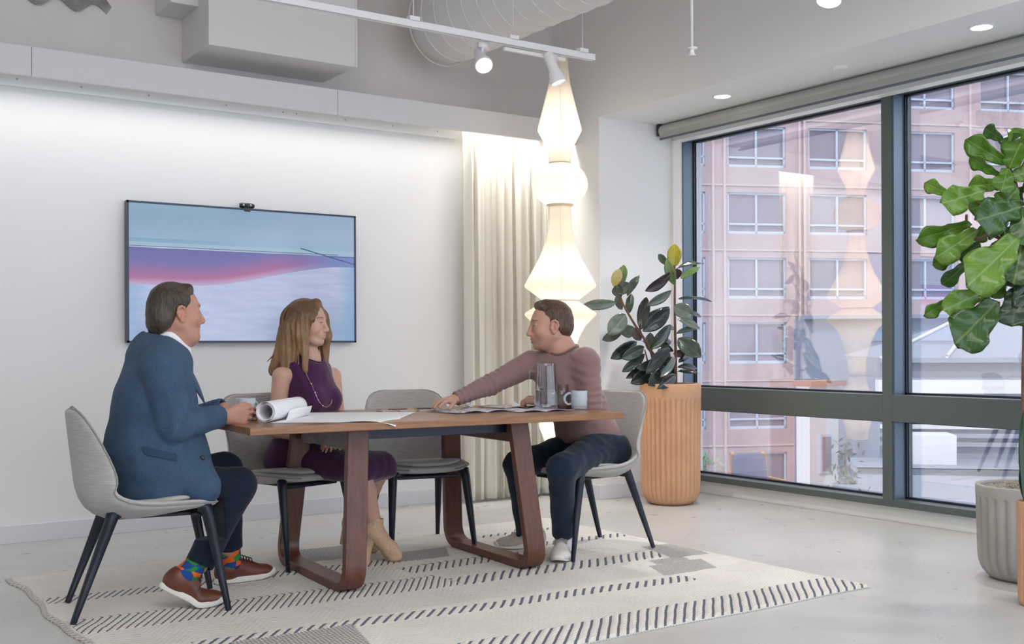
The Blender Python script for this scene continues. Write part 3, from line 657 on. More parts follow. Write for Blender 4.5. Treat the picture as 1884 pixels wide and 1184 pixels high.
# ================================================================== rug
def rug():
    X0, X1, Y0, Y1 = .975, 4.075, 3.135, 5.56; h = .0065
    nx, ny = int((X1-X0)/h), int((Y1-Y0)/h)
    X, Y = np.meshgrid(np.linspace(X0, X1, nx), np.linspace(Y0, Y1, ny), indexing='ij')
    frac = np.zeros_like(X); phase = np.zeros_like(X); hgt = np.zeros_like(X); near = np.full_like(X, 9.)
    wob = .010*np.sin(X*4.1+1)+.004*np.sin(X*9)
    def band(c, half, per, fr_, slant, slope, xa, xb, chev=0, amp=.003):
        v = Y-(c+slope*(X-2.5))-wob*.5; inb = (abs(v) < half) & (X > xa) & (X < xb)
        vv = np.where(v > half*(1-chev), 2*half*(1-chev)-v, v) if chev else v
        ph = (X+vv*slant)/per+.02*np.sin(Y*40+X*9); d = np.where((X > xa) & (X < xb), abs(v)-half, 9)
        m = d < near; near[m] = d[m]; phase[m] = ph[m]; frac[inb] = fr_
        f = ph-np.floor(ph); hgt[inb] = (amp*(np.clip(abs(f-.5)*2.6, 0, 1)**.6-.3))[inb]
    band(3.250, .115, .050, .30, -.95, 0, X0+.01, X1-.01, amp=.006)
    band(3.80, .055, .046, .36, -.83, -.08, 1.3, 3.55)
    band(4.34, .125, .034, .27, -.66, -.045, X0+.03, 2.62, .14)
    band(4.27, .08, .050, .32, -.8, -.025, 2.62, X1-.03)
    band(4.63, .08, .042, .30, -.7, 0, 2.55, 3.35, .25)
    band(4.88, .065, .034, .30, -.66, -.035, X0+.03, 2.75, .2)
    band(4.84, .05, .048, .32, -.8, -.03, 3.3, X1-.02)
    band(5.2, .03, .05, .3, -.8, 0, 3.35, 3.95)
    grey = np.zeros_like(X)
    for cx, cy, a, b, sk in ((3.69, 3.92, .17, .11, .45), (3.96, 4.27, .12, .17, .25), (1.62, 3.70, .24, .16, .25), (2.46, 5.25, .19, .17, .5), (2.82, 4.93, .16, .12, .5), (3.75, 4.08, .11, .05, .3)):
        g = (abs(X-cx-(Y-cy)*sk) < a) & (abs(Y-cy+.05*(X-cx)) < b); frac[g] = 0; hgt[g] = -.002; grey[g] = 1
    hgt += .0007*np.sin((Y+.06*X)*2*PI/.026)+.0005*np.sin(X*23)*np.sin(Y*31)
    edge = np.minimum.reduce([X-X0, X1-X, Y-Y0, Y1-Y]); z = .012+hgt; z = np.where(edge < h*1.5, .006, z)
    ln = (X-X0 < .02); frac[ln] = 0; grey[ln] = .55
    Xd = X+.012*np.sin(Y*6.3+.6)*(X < 1.3)*np.clip((1.3-X)/.3, 0, 1)+.006*np.sin(Y*17)*(X < 1.1); Yd = Y+.006*np.sin(X*7)
    G = np.stack([Xd, Yd, z], -1)
    idx = np.arange(nx*ny).reshape(nx, ny); F = np.stack([idx[:-1, :-1], idx[1:, :-1], idx[1:, 1:], idx[:-1, 1:]], -1).reshape(-1, 4)
    bd = np.concatenate([idx[:-1, 0], idx[-1, :-1], idx[:0:-1, -1], idx[0, :0:-1]]); n0 = nx*ny; V = G.reshape(-1, 3); B = V[bd].copy(); B[:, 2] = .0005
    V = np.concatenate([V, B]); k = len(bd); i = np.arange(k); F = np.concatenate([F, np.stack([bd, n0+i, n0+(i+1) % k, bd[(i+1) % k]], -1)])
    m, nt, b = new('woven_wool'); at = nt.nodes.new('ShaderNodeAttribute'); at.attribute_name = 'weave'
    s = nt.nodes.new('ShaderNodeSeparateColor'); nt.links.new(at.outputs['Color'], s.inputs[0]); ph, gr, fr_ = N(nt, s.outputs[0]), N(nt, s.outputs[1]), N(nt, s.outputs[2])
    o = coords(nt, 'Object'); x, y, zz = xyz(nt, o); n1 = noise(nt, o, 3, 4); n2 = noise(nt, o, 60, 3); n3 = noise(nt, o, 25, 3)
    chev = ((x/.30).fract()-.5).abs()*.16; rib = ((y+chev)*(2*PI/.015)).sin()
    c = mixc(nt, (n1*.6+n2*.5).sm(.4, .75), (.67, .64, .585), (.76, .735, .685)); c = mixc(nt, rib.sm(.1, 1)*.13, N(nt, c), (.36, .34, .31))
    gl = ((x*1.0+y*.45+n3*.01)*(2*PI/.015)).sin().sm(-.25, .25)*.75+.12; c = mixc(nt, gr*gl, N(nt, c), (.10, .105, .13))
    d = (ph.fract()-.5+(n3-.5)*.05).abs(); dk = (fr_*.5-d).sm(-.03, .04)*fr_.gt(.12); c = mixc(nt, dk*.9, N(nt, c), (.075, .09, .13))
    nt.links.new(c, b.inputs['Base Color']); b.inputs['Roughness'].default_value = .95; b.inputs['Specular IOR Level'].default_value = .1
    bump(nt, b, rib*.6+n2, .0022, .55)
    o = obj('rug', V, F, m); ca = o.data.color_attributes.new('weave', 'FLOAT_COLOR', 'POINT')
    col = np.zeros((len(V), 4), np.float32); col[:n0, 0] = phase.ravel()+100; col[:n0, 1] = grey.ravel(); col[:n0, 2] = frac.ravel(); col[n0:, 1] = .8; col[:, 3] = 1
    ca.data.foreach_set('color', col.ravel())
    tag(o, 'large cream woven rug with dark dashed stripes under the table', 'rug')
rug()
RUG = .014
# ================================================================== table
m_wal = wood('walnut_top', (.335, .160, .066), (.21, .090, .036), rough=.3); m_wal2 = wood('walnut_leg', (.145, .056, .034), (.088, .032, .02), (10, 10, 1.1), .38)
m_navy = mat('navy_steel', (.012, .018, .036), .38, metal=.2); m_wood_sheen = wood('grey_wood_sheen', (.25, .22, .225), (.12, .10, .11), (9, 2.2, 16), .5, 3)
TC = (2.62, 4.705, RUG); TR = math.radians(-3.3)
t = table = thing('meeting_table', 'walnut meeting table on two looped wooden leg frames standing on the rug', 'table', TC, TR)
TZ = .75-RUG
MB().box((-.94, -.49, TZ-.032), (.94, .49, TZ)).build('tabletop', m_wal, t, smooth=False, bevel=.003)
for sx in (-1, 1):
    ctr = []
    A0, B0, C0, D0 = V3(-.345, TZ-.034), V3(-.43, .0185), V3(.41, .0185), V3(.335, TZ-.034)
    def fil(p, q, r_, rad):
        u, w = unit(p-q), unit(r_-q); a = q+u*rad; b = q+w*rad
        return [(1-s)**2*a+2*s*(1-s)*q+s*s*b for s in np.linspace(0, 1, 9)]
    ctr = [A0]+[A0+(B0-A0)*s for s in (.3, .6)]+fil(A0, B0, C0, .105)+[B0+(C0-B0)*s for s in (.4, .6)]+fil(B0, C0, D0, .105)+[C0+(D0-C0)*s for s in (.4, .7)]+[D0]
    ctr = np.array(ctr); T = np.gradient(ctr, axis=0); T /= np.linalg.norm(T, axis=1)[:, None]; Nn = np.stack([-T[:, 1], T[:, 0]], 1); G = []
    for p, n in zip(ctr, Nn):
        xc = sx*(.468-.058*p[1]/TZ)
        G.append([(xc-.05, *(p-n*.0185)), (xc+.05, *(p-n*.0185)), (xc+.05, *(p+n*.0185)), (xc-.05, *(p+n*.0185))])
    o = MB().grid(np.array(G), cv=True, capu=True).build('leg_frame', m_wal2, t, smooth=True, bevel=.004, auto=40)
    MB().box((sx*.41-.02, -.315, TZ-.132), (sx*.41+.02, .305, TZ-.033)).build('crossbar', m_wood_sheen if sx < 0 else m_wal2, t, smooth=False, bevel=.002)  # left crossbar: grey wood, reflected light painted in as a paler colour
MB().box((-.395, -.28, TZ-.088), (.395, -.24, TZ-.0325)).build('steel_rail', m_navy, t, smooth=False, bevel=.002)
MB().box((-.395, .22, TZ-.088), (.395, .26, TZ-.0325)).build('steel_rail', m_navy, t, smooth=False, bevel=.002)
# ================================================================== chairs
def fabric():
    m, nt, b = new('grey_melange_fabric'); o = coords(nt, 'Object', (2.5, 2.5, 60)); n = noise(nt, o, 6, 3); n2 = noise(nt, coords(nt, 'Object'), 220, 2)
    nt.links.new(mixc(nt, n.sm(.3, .7), (.40, .385, .37), (.50, .485, .465)), b.inputs['Base Color']); b.inputs['Roughness'].default_value = .9
    b.inputs['Specular IOR Level'].default_value = .15; b.inputs['Sheen Weight'].default_value = .15; bump(nt, b, n2, .001, .35); return m
m_fab = fabric(); m_leg = mat('navy_chair_leg', (.005, .009, .022), .45)
m_seam = mat('chair_seam', (.30, .29, .28), .9)
def chair(label, loc, rz):
    t = thing('upholstered_chair', label, 'chair', (loc[0], loc[1], RUG), rz, 'grey chairs around the meeting table')
    pf = np.array([(.262, .436), (.245, .441), (.19, .444), (.10, .438), (.0, .428), (-.09, .420), (-.165, .424), (-.215, .452), (-.243, .51), (-.258, .58), (-.268, .66), (-.276, .735), (-.281, .785), (-.283, .812), (-.284, .82)])
    wd_ = [.12, .178, .222, .243, .25, .253, .255, .256, .254, .25, .245, .232, .205, .16, .11]; cu = [.0, .004, .010, .02, .034, .055, .085, .112, .125, .118, .095, .065, .04, .02, .008]
    T = np.gradient(pf, axis=0); T /= np.linalg.norm(T, axis=1)[:, None]; Nn = np.stack([T[:, 1], -T[:, 0]], 1)   # towards the sitter
    S = np.linspace(-1, 1, 17); top = np.zeros((len(pf), 17, 3)); bot = top.copy()
    for i in range(len(pf)):
        for j, s in enumerate(S):
            c = cu[i]*abs(s)**2.4; p = pf[i]+Nn[i]*c; y = s*wd_[i]*(1-.05*abs(s)**4*cu[i]/.12); top[i, j] = (p[0], y, p[1])
            th = (.034+.020*np.interp(i, [1, 4, 7, 9], [0, 1, 1, 0]))*(1-.35*abs(s)**3)*(.7 if i in (0, len(pf)-1) else 1); q = p-Nn[i]*th; bot[i, j] = (q[0], y*(1.0+.01), q[1])
    n, m_ = top.shape[:2]; V = np.concatenate([top.reshape(-1, 3), bot.reshape(-1, 3)]); I = np.arange(n*m_).reshape(n, m_); F = []
    for i in range(n-1):
        for j in range(m_-1):
            a, b, c, d = I[i, j], I[i+1, j], I[i+1, j+1], I[i, j+1]; F += [(a, d, c, b), (a+n*m_, b+n*m_, c+n*m_, d+n*m_)]
    bd = list(I[:-1, 0])+list(I[-1, :-1])+list(I[:0:-1, -1])+list(I[0, :0:-1])
    for a, b in zip(bd, bd[1:]+bd[:1]): F.append((a, b, b+n*m_, a+n*m_))
    obj('shell', V, F, m_fab, t, sub=1)
    rim = [top[i, 0]*.5+bot[i, 0]*.5 for i in range(n)]+[top[-1, j]*.5+bot[-1, j]*.5 for j in range(1, m_)]+[top[i, -1]*.5+bot[i, -1]*.5 for i in range(n-2, -1, -1)]
    rim = [np.array(p)+[0, np.sign(p[1])*.0005, 0] for p in rim]
    MB().tube(smooth_path(rim, 70), .0035, 6).build('piping', m_seam, t)
    q = Fld(); G = []
    for v in np.linspace(-PI/2, PI/2, 9):
        cv, sv = abs(math.cos(v))**.55, math.sin(v); row = []
        for a in np.linspace(0, 2*PI, 40, endpoint=False):
            ca, sa = math.cos(a), math.sin(a); x = .035+.205*np.sign(ca)*abs(ca)**.7*cv; y = .205*np.sign(sa)*abs(sa)**.7*cv
            zb = np.interp(x, pf[::-1][6:, 0], pf[::-1][6:, 1]); row.append((x, y, zb+.010+.02*sv+.012*abs(y/.2)**2.4))
        G.append(row)
    MB().grid(G, cv=True).build('seat_cushion', m_fab, t)
    u = MB(); u.box((-.13, -.12, .378), (.16, .12, .394)).box((-.165, -.165, .380), (-.13, .165, .405)).box((.155, -.165, .376), (.195, .165, .394))
    u.build('seat_frame', m_leg, t, smooth=False, bevel=.006)
    for a, b in (((.205, .195, .412), (.285, .225, 0)), ((.205, -.195, .412), (.285, -.225, 0)), ((-.150, .165, .405), (-.30, .205, 0)), ((-.150, -.165, .405), (-.30, -.205, 0))):
        a, b = np.array(a), np.array(b); P = [a+V3(-.02*np.sign(a[0]), -.02*np.sign(a[1]), .004), a, a*.93+b*.07, a*.7+b*.3, b]
        MB().tube(P, [.021, .024, .022, .019, .011], 12, sq=.7).build('leg', m_leg, t)
    return t
chair('grey upholstered chair on dark legs under the man in the blue blazer', (1.343, 4.603), math.radians(-10))
chair('grey upholstered chair on dark legs under the woman in the purple dress', (2.22, 5.236), math.radians(-74))
chair('empty grey upholstered chair on dark legs at the far side of the table', (2.94, 5.17), math.radians(-103))
chair('grey upholstered chair on dark legs under the man in the mauve shirt', (3.60, 4.566), math.radians(184))
# ================================================================== things on the table
m_paper = mat('white_paper', (.88, .88, .90), .7)
m_cer = mat('pale_blue_glaze', (.50, .58, .64), .3); m_cer2 = mat('raw_clay_base', (.34, .34, .36), .6)
ztop = .7505
def mug(label, c, handle_dir, name='mug'):
    t = thing(name, label, 'mug', (c[0], c[1], ztop))
    MB().lathe([(.0001, .016), (.041, .016), (.0425, .02), (.043, .05), (.0435, .094), (.042, .097), (.040, .094), (.039, .03), (.034, .024), (.0001, .023)], 36).build('body', m_cer, t)
    MB().lathe([(.0001, 0), (.038, 0), (.0405, .003), (.0412, .0165), (.0001, .0165)], 36).build('foot', m_cer2, t)
    h = unit(V3(handle_dir[0], handle_dir[1], 0)); P = [h*.040+[0, 0, .080], h*.055+[0, 0, .082], h*.073+[0, 0, .068], h*.075+[0, 0, .045], h*.060+[0, 0, .026], h*.041+[0, 0, .030]]
    MB().tube(smooth_path(P, 22), .006, 10).build('handle', m_cer, t)
    MB().lathe([(.0001, .072), (.0392, .072)], 30).build('coffee', mat('coffee', (.05, .025, .012), .15), t)
c = AZ(1066, 752.5, ztop); mug('pale blue ceramic mug with grey foot at the right end of the table', c, -_r0)
HM = AZ(452, 772, ztop); mug('pale blue mug held between the hands of the man in the blazer', HM, unit(_r0*.6+_f))
# glass
def clear(name, tint=(1, 1, 1), ior=1.45):
    m, nt, b = new(name); b.inputs['Base Color'].default_value = rgba(tint); b.inputs['Roughness'].default_value = 0; b.inputs['Transmission Weight'].default_value = 1; b.inputs['IOR'].default_value = ior; return m
def thin_glass():
    m = bpy.data.materials.new('clear_glass'); m.use_nodes = True; nt = m.node_tree; nt.nodes.clear()
    out = nt.nodes.new('ShaderNodeOutputMaterial'); t = nt.nodes.new('ShaderNodeBsdfTransparent'); g = nt.nodes.new('ShaderNodeBsdfGlossy'); g.inputs['Roughness'].default_value = .03
    t.inputs[0].default_value = (.955, .965, .965, 1); lw = nt.nodes.new('ShaderNodeLayerWeight'); lw.inputs[0].default_value = .5; f = N(nt, lw.outputs['Facing']); f = f*f*.85+.05
    mx = nt.nodes.new('ShaderNodeMixShader'); nt.links.new(f.k, mx.inputs[0]); nt.links.new(t.outputs[0], mx.inputs[1]); nt.links.new(g.outputs[0], mx.inputs[2]); nt.links.new(mx.outputs[0], out.inputs[0]); return m
m_gl = thin_glass(); m_wat = clear('water', (.97, .98, .99), 1.33)
p = AZ(1005, 753, ztop)
t = thing('water_pitcher', 'tall clear glass pitcher with square handle, half full of water', 'pitcher', (p[0], p[1], ztop))
R = lambda z: .0595-(.0595-.0440)*z/.238
R_ = R; R = lambda z: R_(z)*1.1
pr = [(.0001, 0), (.054, 0), (.0585, .003)]+[(R(z), z) for z in np.linspace(.01, .236, 14)]+[(R(.238)-.001, .238)]+[(R(z)-.0025, z) for z in np.linspace(.236, .010, 14)]+[(.0001, .007)]
MB().lathe(pr, 56).build('body', m_gl, t, recalc=True)
MB().lathe([(.0001, .0085)]+[(R(z)-.0031, z) for z in np.linspace(.0085, .098, 8)]+[(.0001, .098)], 48).build('water', m_wat, t, recalc=True)
hd = unit(-V3(_r0[0], _r0[1], 0)+.1*V3(_f[0], _f[1], 0)); P = [hd*.044+[0, 0, .197], hd*.075+[0, 0, .198], hd*.084+[0, 0, .19], hd*.085+[0, 0, .075], hd*.078+[0, 0, .062], hd*.0555+[0, 0, .064]]
MB().tube(smooth_path(P, 30), .0055, 12).build('handle', m_gl, t, recalc=True)
p = AZ(1034, 752, ztop)
t = thing('drinking_glass', 'clear drinking glass between the pitcher and the pale blue mug', 'glass', (p[0], p[1], ztop))
MB().lathe([(.0001, 0), (.030, 0), (.0345, .012), (.036, .05), (.0345, .127), (.0335, .1275), (.0345, .05), (.033, .014), (.0001, .010)], 40).build('body', m_gl, t, recalc=True)
p = AZ(861, 750, ztop)
t = thing('glass_tumbler', 'tiny clear glass holder standing by the open magazine under the outstretched arm', 'glass', (p[0], p[1], ztop))
MB().lathe([(.0001, 0), (.022, 0), (.020, .006), (.016, .02), (.018, .042), (.0165, .042), (.0145, .02), (.0001, .014)], 8).build('body', m_gl, t, auto=20, recalc=True)
MB().lathe([(.024, 0), (.026, .003), (.024, .006), (.022, .003)], 24).build('base_ring', mat('chrome_ring', (.6, .6, .6), .15, metal=1), t)
# plans: roll, flat sheet, curled sheet
a = AZ(488, 777.5, ztop)+[0, 0, .0465]; b = AZ(549, 764.5, ztop)+[0, 0, .0465]
t = thing('paper_roll', 'white roll of plans lying at the left end of the table', 'paper roll', tuple((a[0], a[1], ztop)))
ax_ = unit(b-a); sd = unit(np.cross(ax_, [0, 0, 1])); G = []
for s in np.linspace(0, 1, 12):
    row = []
    for q in np.linspace(0, 1, 90):
        th = -PI/2+2*PI*2.7*q; r = .032+.0135*q; row.append(a+(b-a)*s+sd*math.cos(th)*r+V3(0, 0, 1)*math.sin(th)*r)
    G.append(row)
o = MB().grid(G).build('sheet', m_paper, t, world=True); q = o.modifiers.new('s', 'SOLIDIFY'); q.thickness = .0006
def sheet(name, label, cat, corners, n=14, fn=None, m=m_paper, th=.0006, group=None):
    c00, c10, c11, c01 = [np.array(c, float) for c in corners]; G = []
    for u in np.linspace(0, 1, n):
        G.append([(1-u)*(1-v)*c00+u*(1-v)*c10+u*v*c11+(1-u)*v*c01+(fn(u, v) if fn else 0) for v in np.linspace(0, 1, n)])
    o = MB().grid(G).build(name, m); q = o.modifiers.new('s', 'SOLIDIFY'); q.thickness = th; q.offset = 1
    return tag(o, label, cat, group)
edge = lambda px: AZ(px, np.interp(px, [473, 1161], [786, 757.7]), ztop)
fr_ = edge(726)
sheet('plan_sheet', 'large white plan sheet lying flat with one corner bent over the table edge', 'paper',
      [AZ(497, 777.6, ztop+.0008), AZ(722, 775.6, ztop+.0008), AZ(766, 757, ztop+.0008), AZ(560, 758.5, ztop+.0008)], 30,
      lambda u, v: (V3(.004, -.020, 0)+V3(0, 0, -.020)*max(0, (u-.86)/.14))*max(0, (u-.80)/.20)**1.2*max(0, (.30-v)/.30)**1.2+V3(0, 0, .004)*math.sin(PI*min(1, max(0, (u-.6)/.3)))*max(0, (.3-v)/.3))
sheet('curled_sheet', 'short curled white sheet unrolling beside the roll of plans', 'paper',
      [AZ(519, 775.5, ztop+.003), AZ(563, 760.5, ztop+.004), A(574, 746, 5.12), A(533, 752, 4.96)], 10, lambda u, v: V3(0, -.0, -.02)*math.sin(PI*v)*1.0)
def pages(name, cols, seed, sc):
    m, nt, b = new(name); o = coords(nt, 'Generated', (sc, sc*.8, 1)); v = nt.nodes.new('ShaderNodeTexVoronoi'); v.feature = 'F1'; v.distance = 'CHEBYCHEV'
    nt.links.new(o, v.inputs['Vector']); v.inputs['Scale'].default_value = 3; v.inputs['Randomness'].default_value = .7
    s = nt.nodes.new('ShaderNodeSeparateColor'); nt.links.new(v.outputs['Color'], s.inputs[0]); r = N(nt, s.outputs[0])
    x, y, _ = xyz(nt, o); tx = ((y*40).sin()*.5+.5)*noise(nt, o, 30).gt(.5)
    c = mixc(nt, r.gt(.35), cols[0], cols[1]); c = mixc(nt, r.gt(.62), N(nt, c), cols[2]); c = mixc(nt, r.gt(.82), N(nt, c), cols[3]); c = mixc(nt, tx*.35, N(nt, c), (.2, .2, .24))
    nt.links.new(c, b.inputs['Base Color']); b.inputs['Roughness'].default_value = .35; return m
def magazine(label, c, rz, w, h, m1, m2, seed, name='open_magazine'):
    t = thing(name, label, 'magazine', (c[0], c[1], ztop), rz); g = np.random.default_rng(seed)
    for s, m in ((-1, m1), (1, m2)):
        G = [[(s*w*u, (v-.5)*h, .002+.010*math.sin(min(1, u*1.3)*PI)*.8+.004*g.random()*(u > .85)*0+.004*u*math.sin(v*5+seed)) for v in np.linspace(0, 1, 9)] for u in np.linspace(0, 1, 12)]
        if s < 0: G = G[::-1]
        o = MB().grid(G).build('page', m, t); q = o.modifiers.new('s', 'SOLIDIFY'); q.thickness = .002; q.offset = -1
    cv = MB().grid([[(w*1.01*u, (v-.5)*h*1.01, .0012) for v in np.linspace(0, 1, 3)] for u in np.linspace(-1, 1, 9)]).build('cover', mat('magazine_cover', (.10, .08, .10), .4), t)
    q = cv.modifiers.new('s', 'SOLIDIFY'); q.thickness = .0008
mA = pages('magazine_photo_page', [(.70, .70, .74), (.10, .11, .15), (.38, .40, .46), (.80, .80, .84)], 1, 5); mB = pages('magazine_pale_page', [(.72, .75, .86), (.62, .66, .78), (.78, .80, .86), (.50, .50, .60)], 2, 1.5)
mC = pages('magazine_lilac_page', [(.70, .70, .80), (.66, .62, .76), (.74, .74, .80), (.55, .42, .52)], 3, 2); mD = pages('brochure_tan_page', [(.60, .50, .42), (.74, .70, .66), (.30, .26, .26), (.50, .42, .36)], 4, 2)
magazine('open magazine with dark pictures lying nearest the reaching hand', AZ(868, 756.3, ztop), TR+.12, .185, .25, mA, mB, 1)
magazine('open magazine with lilac pages lying in front of the glass pitcher', AZ(985, 755.0, ztop), TR-.1, .165, .22, mB, mC, 2)
magazine('tan brochure lying open at the back of the table behind the pitcher', AZ(945, 748.2, ztop), TR+.05, .15, .24, mD, mD, 3, 'open_brochure')
sheet('loose_page', 'loose pale page with a raised corner at the back of the table', 'paper', [AZ(940, 747.0, ztop+.006), AZ(985, 746.6, ztop+.006), AZ(990, 745.2, ztop+.006), AZ(946, 745.2, ztop+.008)], 8, lambda u, v: V3(0, 0, .035)*max(0, .35-u)**1.5*3*v)
tl = [(713, 756.4, .1, (.62, .42, .30), 'pale wood sample tile nearest the plan sheet'), (733, 753.0, .3, (.16, .10, .07), 'dark wood sample tile second from the plan sheet'), (748, 755.6, -.1, (.68, .48, .36), 'pinkish wood sample tile between two dark ones, beside the plan sheet'),
      (757, 752.2, .2, (.55, .40, .20), 'golden wood sample tile in the back row of samples'), (783, 755.0, .0, (.66, .47, .36), 'pale sample tile right under the reaching hand'), (779, 751.6, .15, (.06, .05, .06), 'black sample tile behind the fingertips')]
for px, py, rz, c, lab in tl:
    p = AZ(px, py, ztop); o = MB().box((-.045, -.03, 0), (.045, .03, .005)).build('sample_tile', mat('sample_finish', c, .4, c2=tuple(x*.8 for x in c), ns=30), None, smooth=False, bevel=.0008)
    o.location = p; o.rotation_euler = (0, 0, TR+rz); tag(o, lab, 'tile', 'material sample tiles on the table')
# ================================================================== plants
def leafmat(name, c1, c2, vein, trans=.15, rough=.28):
    m, nt, b = new(name); x, y, z = xyz(nt, coords(nt, 'Generated')); d = (y-.5).abs()
    side = ((x*1.0-d*.9)*62).sin().sm(.82, 1)*.35; mid = d.sm(.035, .008)
    n = noise(nt, coords(nt, 'Generated'), 3, 3).sm(.3, .7); c = mixc(nt, n, c1, c2); c = mixc(nt, side.mx(mid*.8), N(nt, c), vein)
    nt.links.new(c, b.inputs['Base Color']); b.inputs['Roughness'].default_value = rough; b.inputs['Coat Weight'].default_value = .35
    if trans:
        out = nt.nodes['Material Output']; t = nt.nodes.new('ShaderNodeBsdfTranslucent'); nt.links.new(c, t.inputs[0]); mx = nt.nodes.new('ShaderNodeMixShader'); mx.inputs[0].default_value = trans
        nt.links.new(b.outputs[0], mx.inputs[1]); nt.links.new(t.outputs[0], mx.inputs[2]); nt.links.new(mx.outputs[0], out.inputs[0])
    bump(nt, b, side*-1+mid*-.5, .002, .4); return m
def leafmesh(kind, var, m):
    g = np.random.default_rng(var*7+(50 if kind == 'fig' else 0)); nx, ny = 27, 9; G = []
    droop = g.uniform(.03, .16); fold = g.uniform(.06, .18); wv = g.uniform(.03, .06) if kind == 'fig' else g.uniform(.012, .03)
    for u in np.linspace(0, 1, nx):
        if kind == 'fig': w = np.interp(u, [0, .06, .18, .34, .5, .68, .82, .93, .98, 1], [.10, .34, .52, .55, .68, .95, 1.0, .72, .38, .05])*.5
        else: w = np.interp(u, [0, .08, .2, .4, .55, .7, .85, .94, 1], [.05, .42, .74, .98, 1.0, .92, .62, .30, .0])*.5
        row = []
        for s in np.linspace(-1, 1, ny):
            z = -droop*u*u*1.3+fold*abs(s)*w*.9+wv*math.sin(u*(16 if kind == 'fig' else 6)+s*2+var)*abs(s)
            row.append((u, s*w*(1+(.05*math.sin(u*11+var*2+s) if kind == 'fig' else 0)), z))
        G.append(row)
    V = np.array(G).reshape(-1, 3); I = np.arange(nx*ny).reshape(nx, ny); F = np.stack([I[:-1, :-1], I[1:, :-1], I[1:, 1:], I[:-1, 1:]], -1).reshape(-1, 4)
    me = bpy.data.meshes.new('leaf'); me.from_pydata(V.tolist(), [], F.tolist()); me.polygons.foreach_set('use_smooth', np.ones(len(F), bool)); me.materials.append(m); return me
LM = {}
def leaf(parent, kind, b, tip, width, phi, m, var):
    key = (kind, var % 4, m.name)
    if key not in LM: LM[key] = leafmesh(kind, var % 4, m)
    o = bpy.data.objects.new('leaf', LM[key]); COL.objects.link(o); o.parent = parent
    L = np.array(parent.location); x = tip-b; ln = np.linalg.norm(x); x = x/ln; v = unit(CAM-b); n = v-x*(v@x); n = unit(n); s = np.cross(n, x)
    nn = n*math.cos(phi)+s*math.sin(phi); y = np.cross(nn, x); b = b-L
    mm = Matrix([[x[i]*ln, y[i]*width, nn[i]*ln, b[i]] for i in range(3)]+[[0, 0, 0, 1]]); o.matrix_local = mm
    q = o.modifiers.new('s', 'SOLIDIFY'); q.thickness = .003 if kind == 'fig' else .006; return o
def fluted(n, d): return lambda a, z: 1
def pot(parent, c, R0, H, m, nfl, depth, base, corner):
    n = nfl*8; G = []
    prof = []
    for s in np.linspace(0, PI/2, 9): prof.append((base+(R0*.97-base)*math.sin(s), corner*(1-math.cos(s))))
    prof += [(R0*(.97+.03*k), corner+(H*.885-corner)*k) for k in (.1, .3, .5, .7, .85, .95, 1)]
    a = np.linspace(0, 2*PI, n, endpoint=False); fl = np.abs(np.cos(a*nfl/2))
    for r, z in prof:
        f = np.clip(z/corner*1.3, .25, 1)*np.clip((H*.885-z)/(.012*H/.4)+.0, 0, 1); rr = r-depth*(1-fl**.7)*f
        G.append(np.stack([rr*np.cos(a), rr*np.sin(a), np.full(n, z)], 1))
    for r, z in ((R0, H*.89), (R0*1.005, H*.92), (R0*1.005, H-.006), (R0*.995, H), (R0*.92, H), (R0*.9, H-.01), (R0*.88, H-.10)): G.append(np.stack([r*np.cos(a), r*np.sin(a), np.full(n, z)], 1))
    mb = MB().grid(np.array(G), cv=True); mb.V = [(v[0]+c[0], v[1]+c[1], v[2]+c[2]) for v in mb.V]
    mb.build('pot', m, parent, world=True)
    MB().lathe([(.0001, .002), (base, .002), (base, .0)], 32, c).build('pot_base', m, parent, world=True)
m_terra = mat('terracotta', (.63, .36, .21), .8, c2=(.57, .32, .18), ns=5, bs=80, bd=.0006, bst=.3)
m_soil = mat('potting_soil', (.035, .025, .02), .95, bs=60, bd=.01, bst=1)
c = AZ(1234, 931, 0); c = np.array([c[0], c[1], 0])+unit(V3(*ray(1234, 639)[:2], 0))*.165; PD = (c-CAM)@_f
t = thing('potted_rubber_plant', 'dark leaved rubber plant in a tall fluted terracotta pot by the corner column', 'plant', tuple(c))
pot(t, c, .208, .82, m_terra, 34, .016, .125, .13)
MB().lathe([(.0001, .765), (.08, .77), (.19, .752)], 24, c).build('soil', m_soil, t, world=True)
RL = {'d': leafmat('rubber_leaf_dark', (.012, .018, .018), (.020, .028, .024), (.05, .04, .035), .0, .22), 'g': leafmat('rubber_leaf_grey_green', (.10, .14, .12), (.16, .20, .165), (.20, .22, .17), .05, .22),
      'm': leafmat('rubber_leaf_mid', (.035, .06, .05), (.055, .075, .06), (.10, .10, .07), .0, .2), 'y': leafmat('rubber_leaf_yellow', (.42, .36, .03), (.34, .34, .03), (.55, .45, .08), .35, .35),
      'c': leafmat('rubber_leaf_cream', (.62, .52, .22), (.48, .46, .16), (.30, .32, .06), .3, .35), 'b': leafmat('rubber_leaf_green', (.10, .19, .06), (.15, .25, .08), (.28, .32, .12), .15, .25), 'p': leafmat('rubber_leaf_plum', (.035, .018, .024), (.05, .03, .035), (.08, .04, .04), .0, .3)}
K = 4.085
def rp(cx, cy, dd=0): return A(1060+cx/K, 430+cy/K, PD+dd)
m_bark = mat('rubber_stem', (.10, .045, .035), .6, c2=(.16, .08, .05), ns=20)
for P, r in (([(750, 1130), (748, 900), (742, 600), (742, 300), (738, 235)], .011), ([(600, 1120), (560, 880), (440, 680), (360, 540), (325, 440), (318, 380)], .010), ([(560, 1100), (535, 950), (515, 870)], .007), ([(650, 1130), (600, 930), (500, 800)], .007)):
    MB().tube(smooth_path([rp(x, y, .0 if i else .0) for i, (x, y) in enumerate(P)], 24), np.linspace(r, r*.55, 24), 8).build('stem', m_bark, t, world=True)
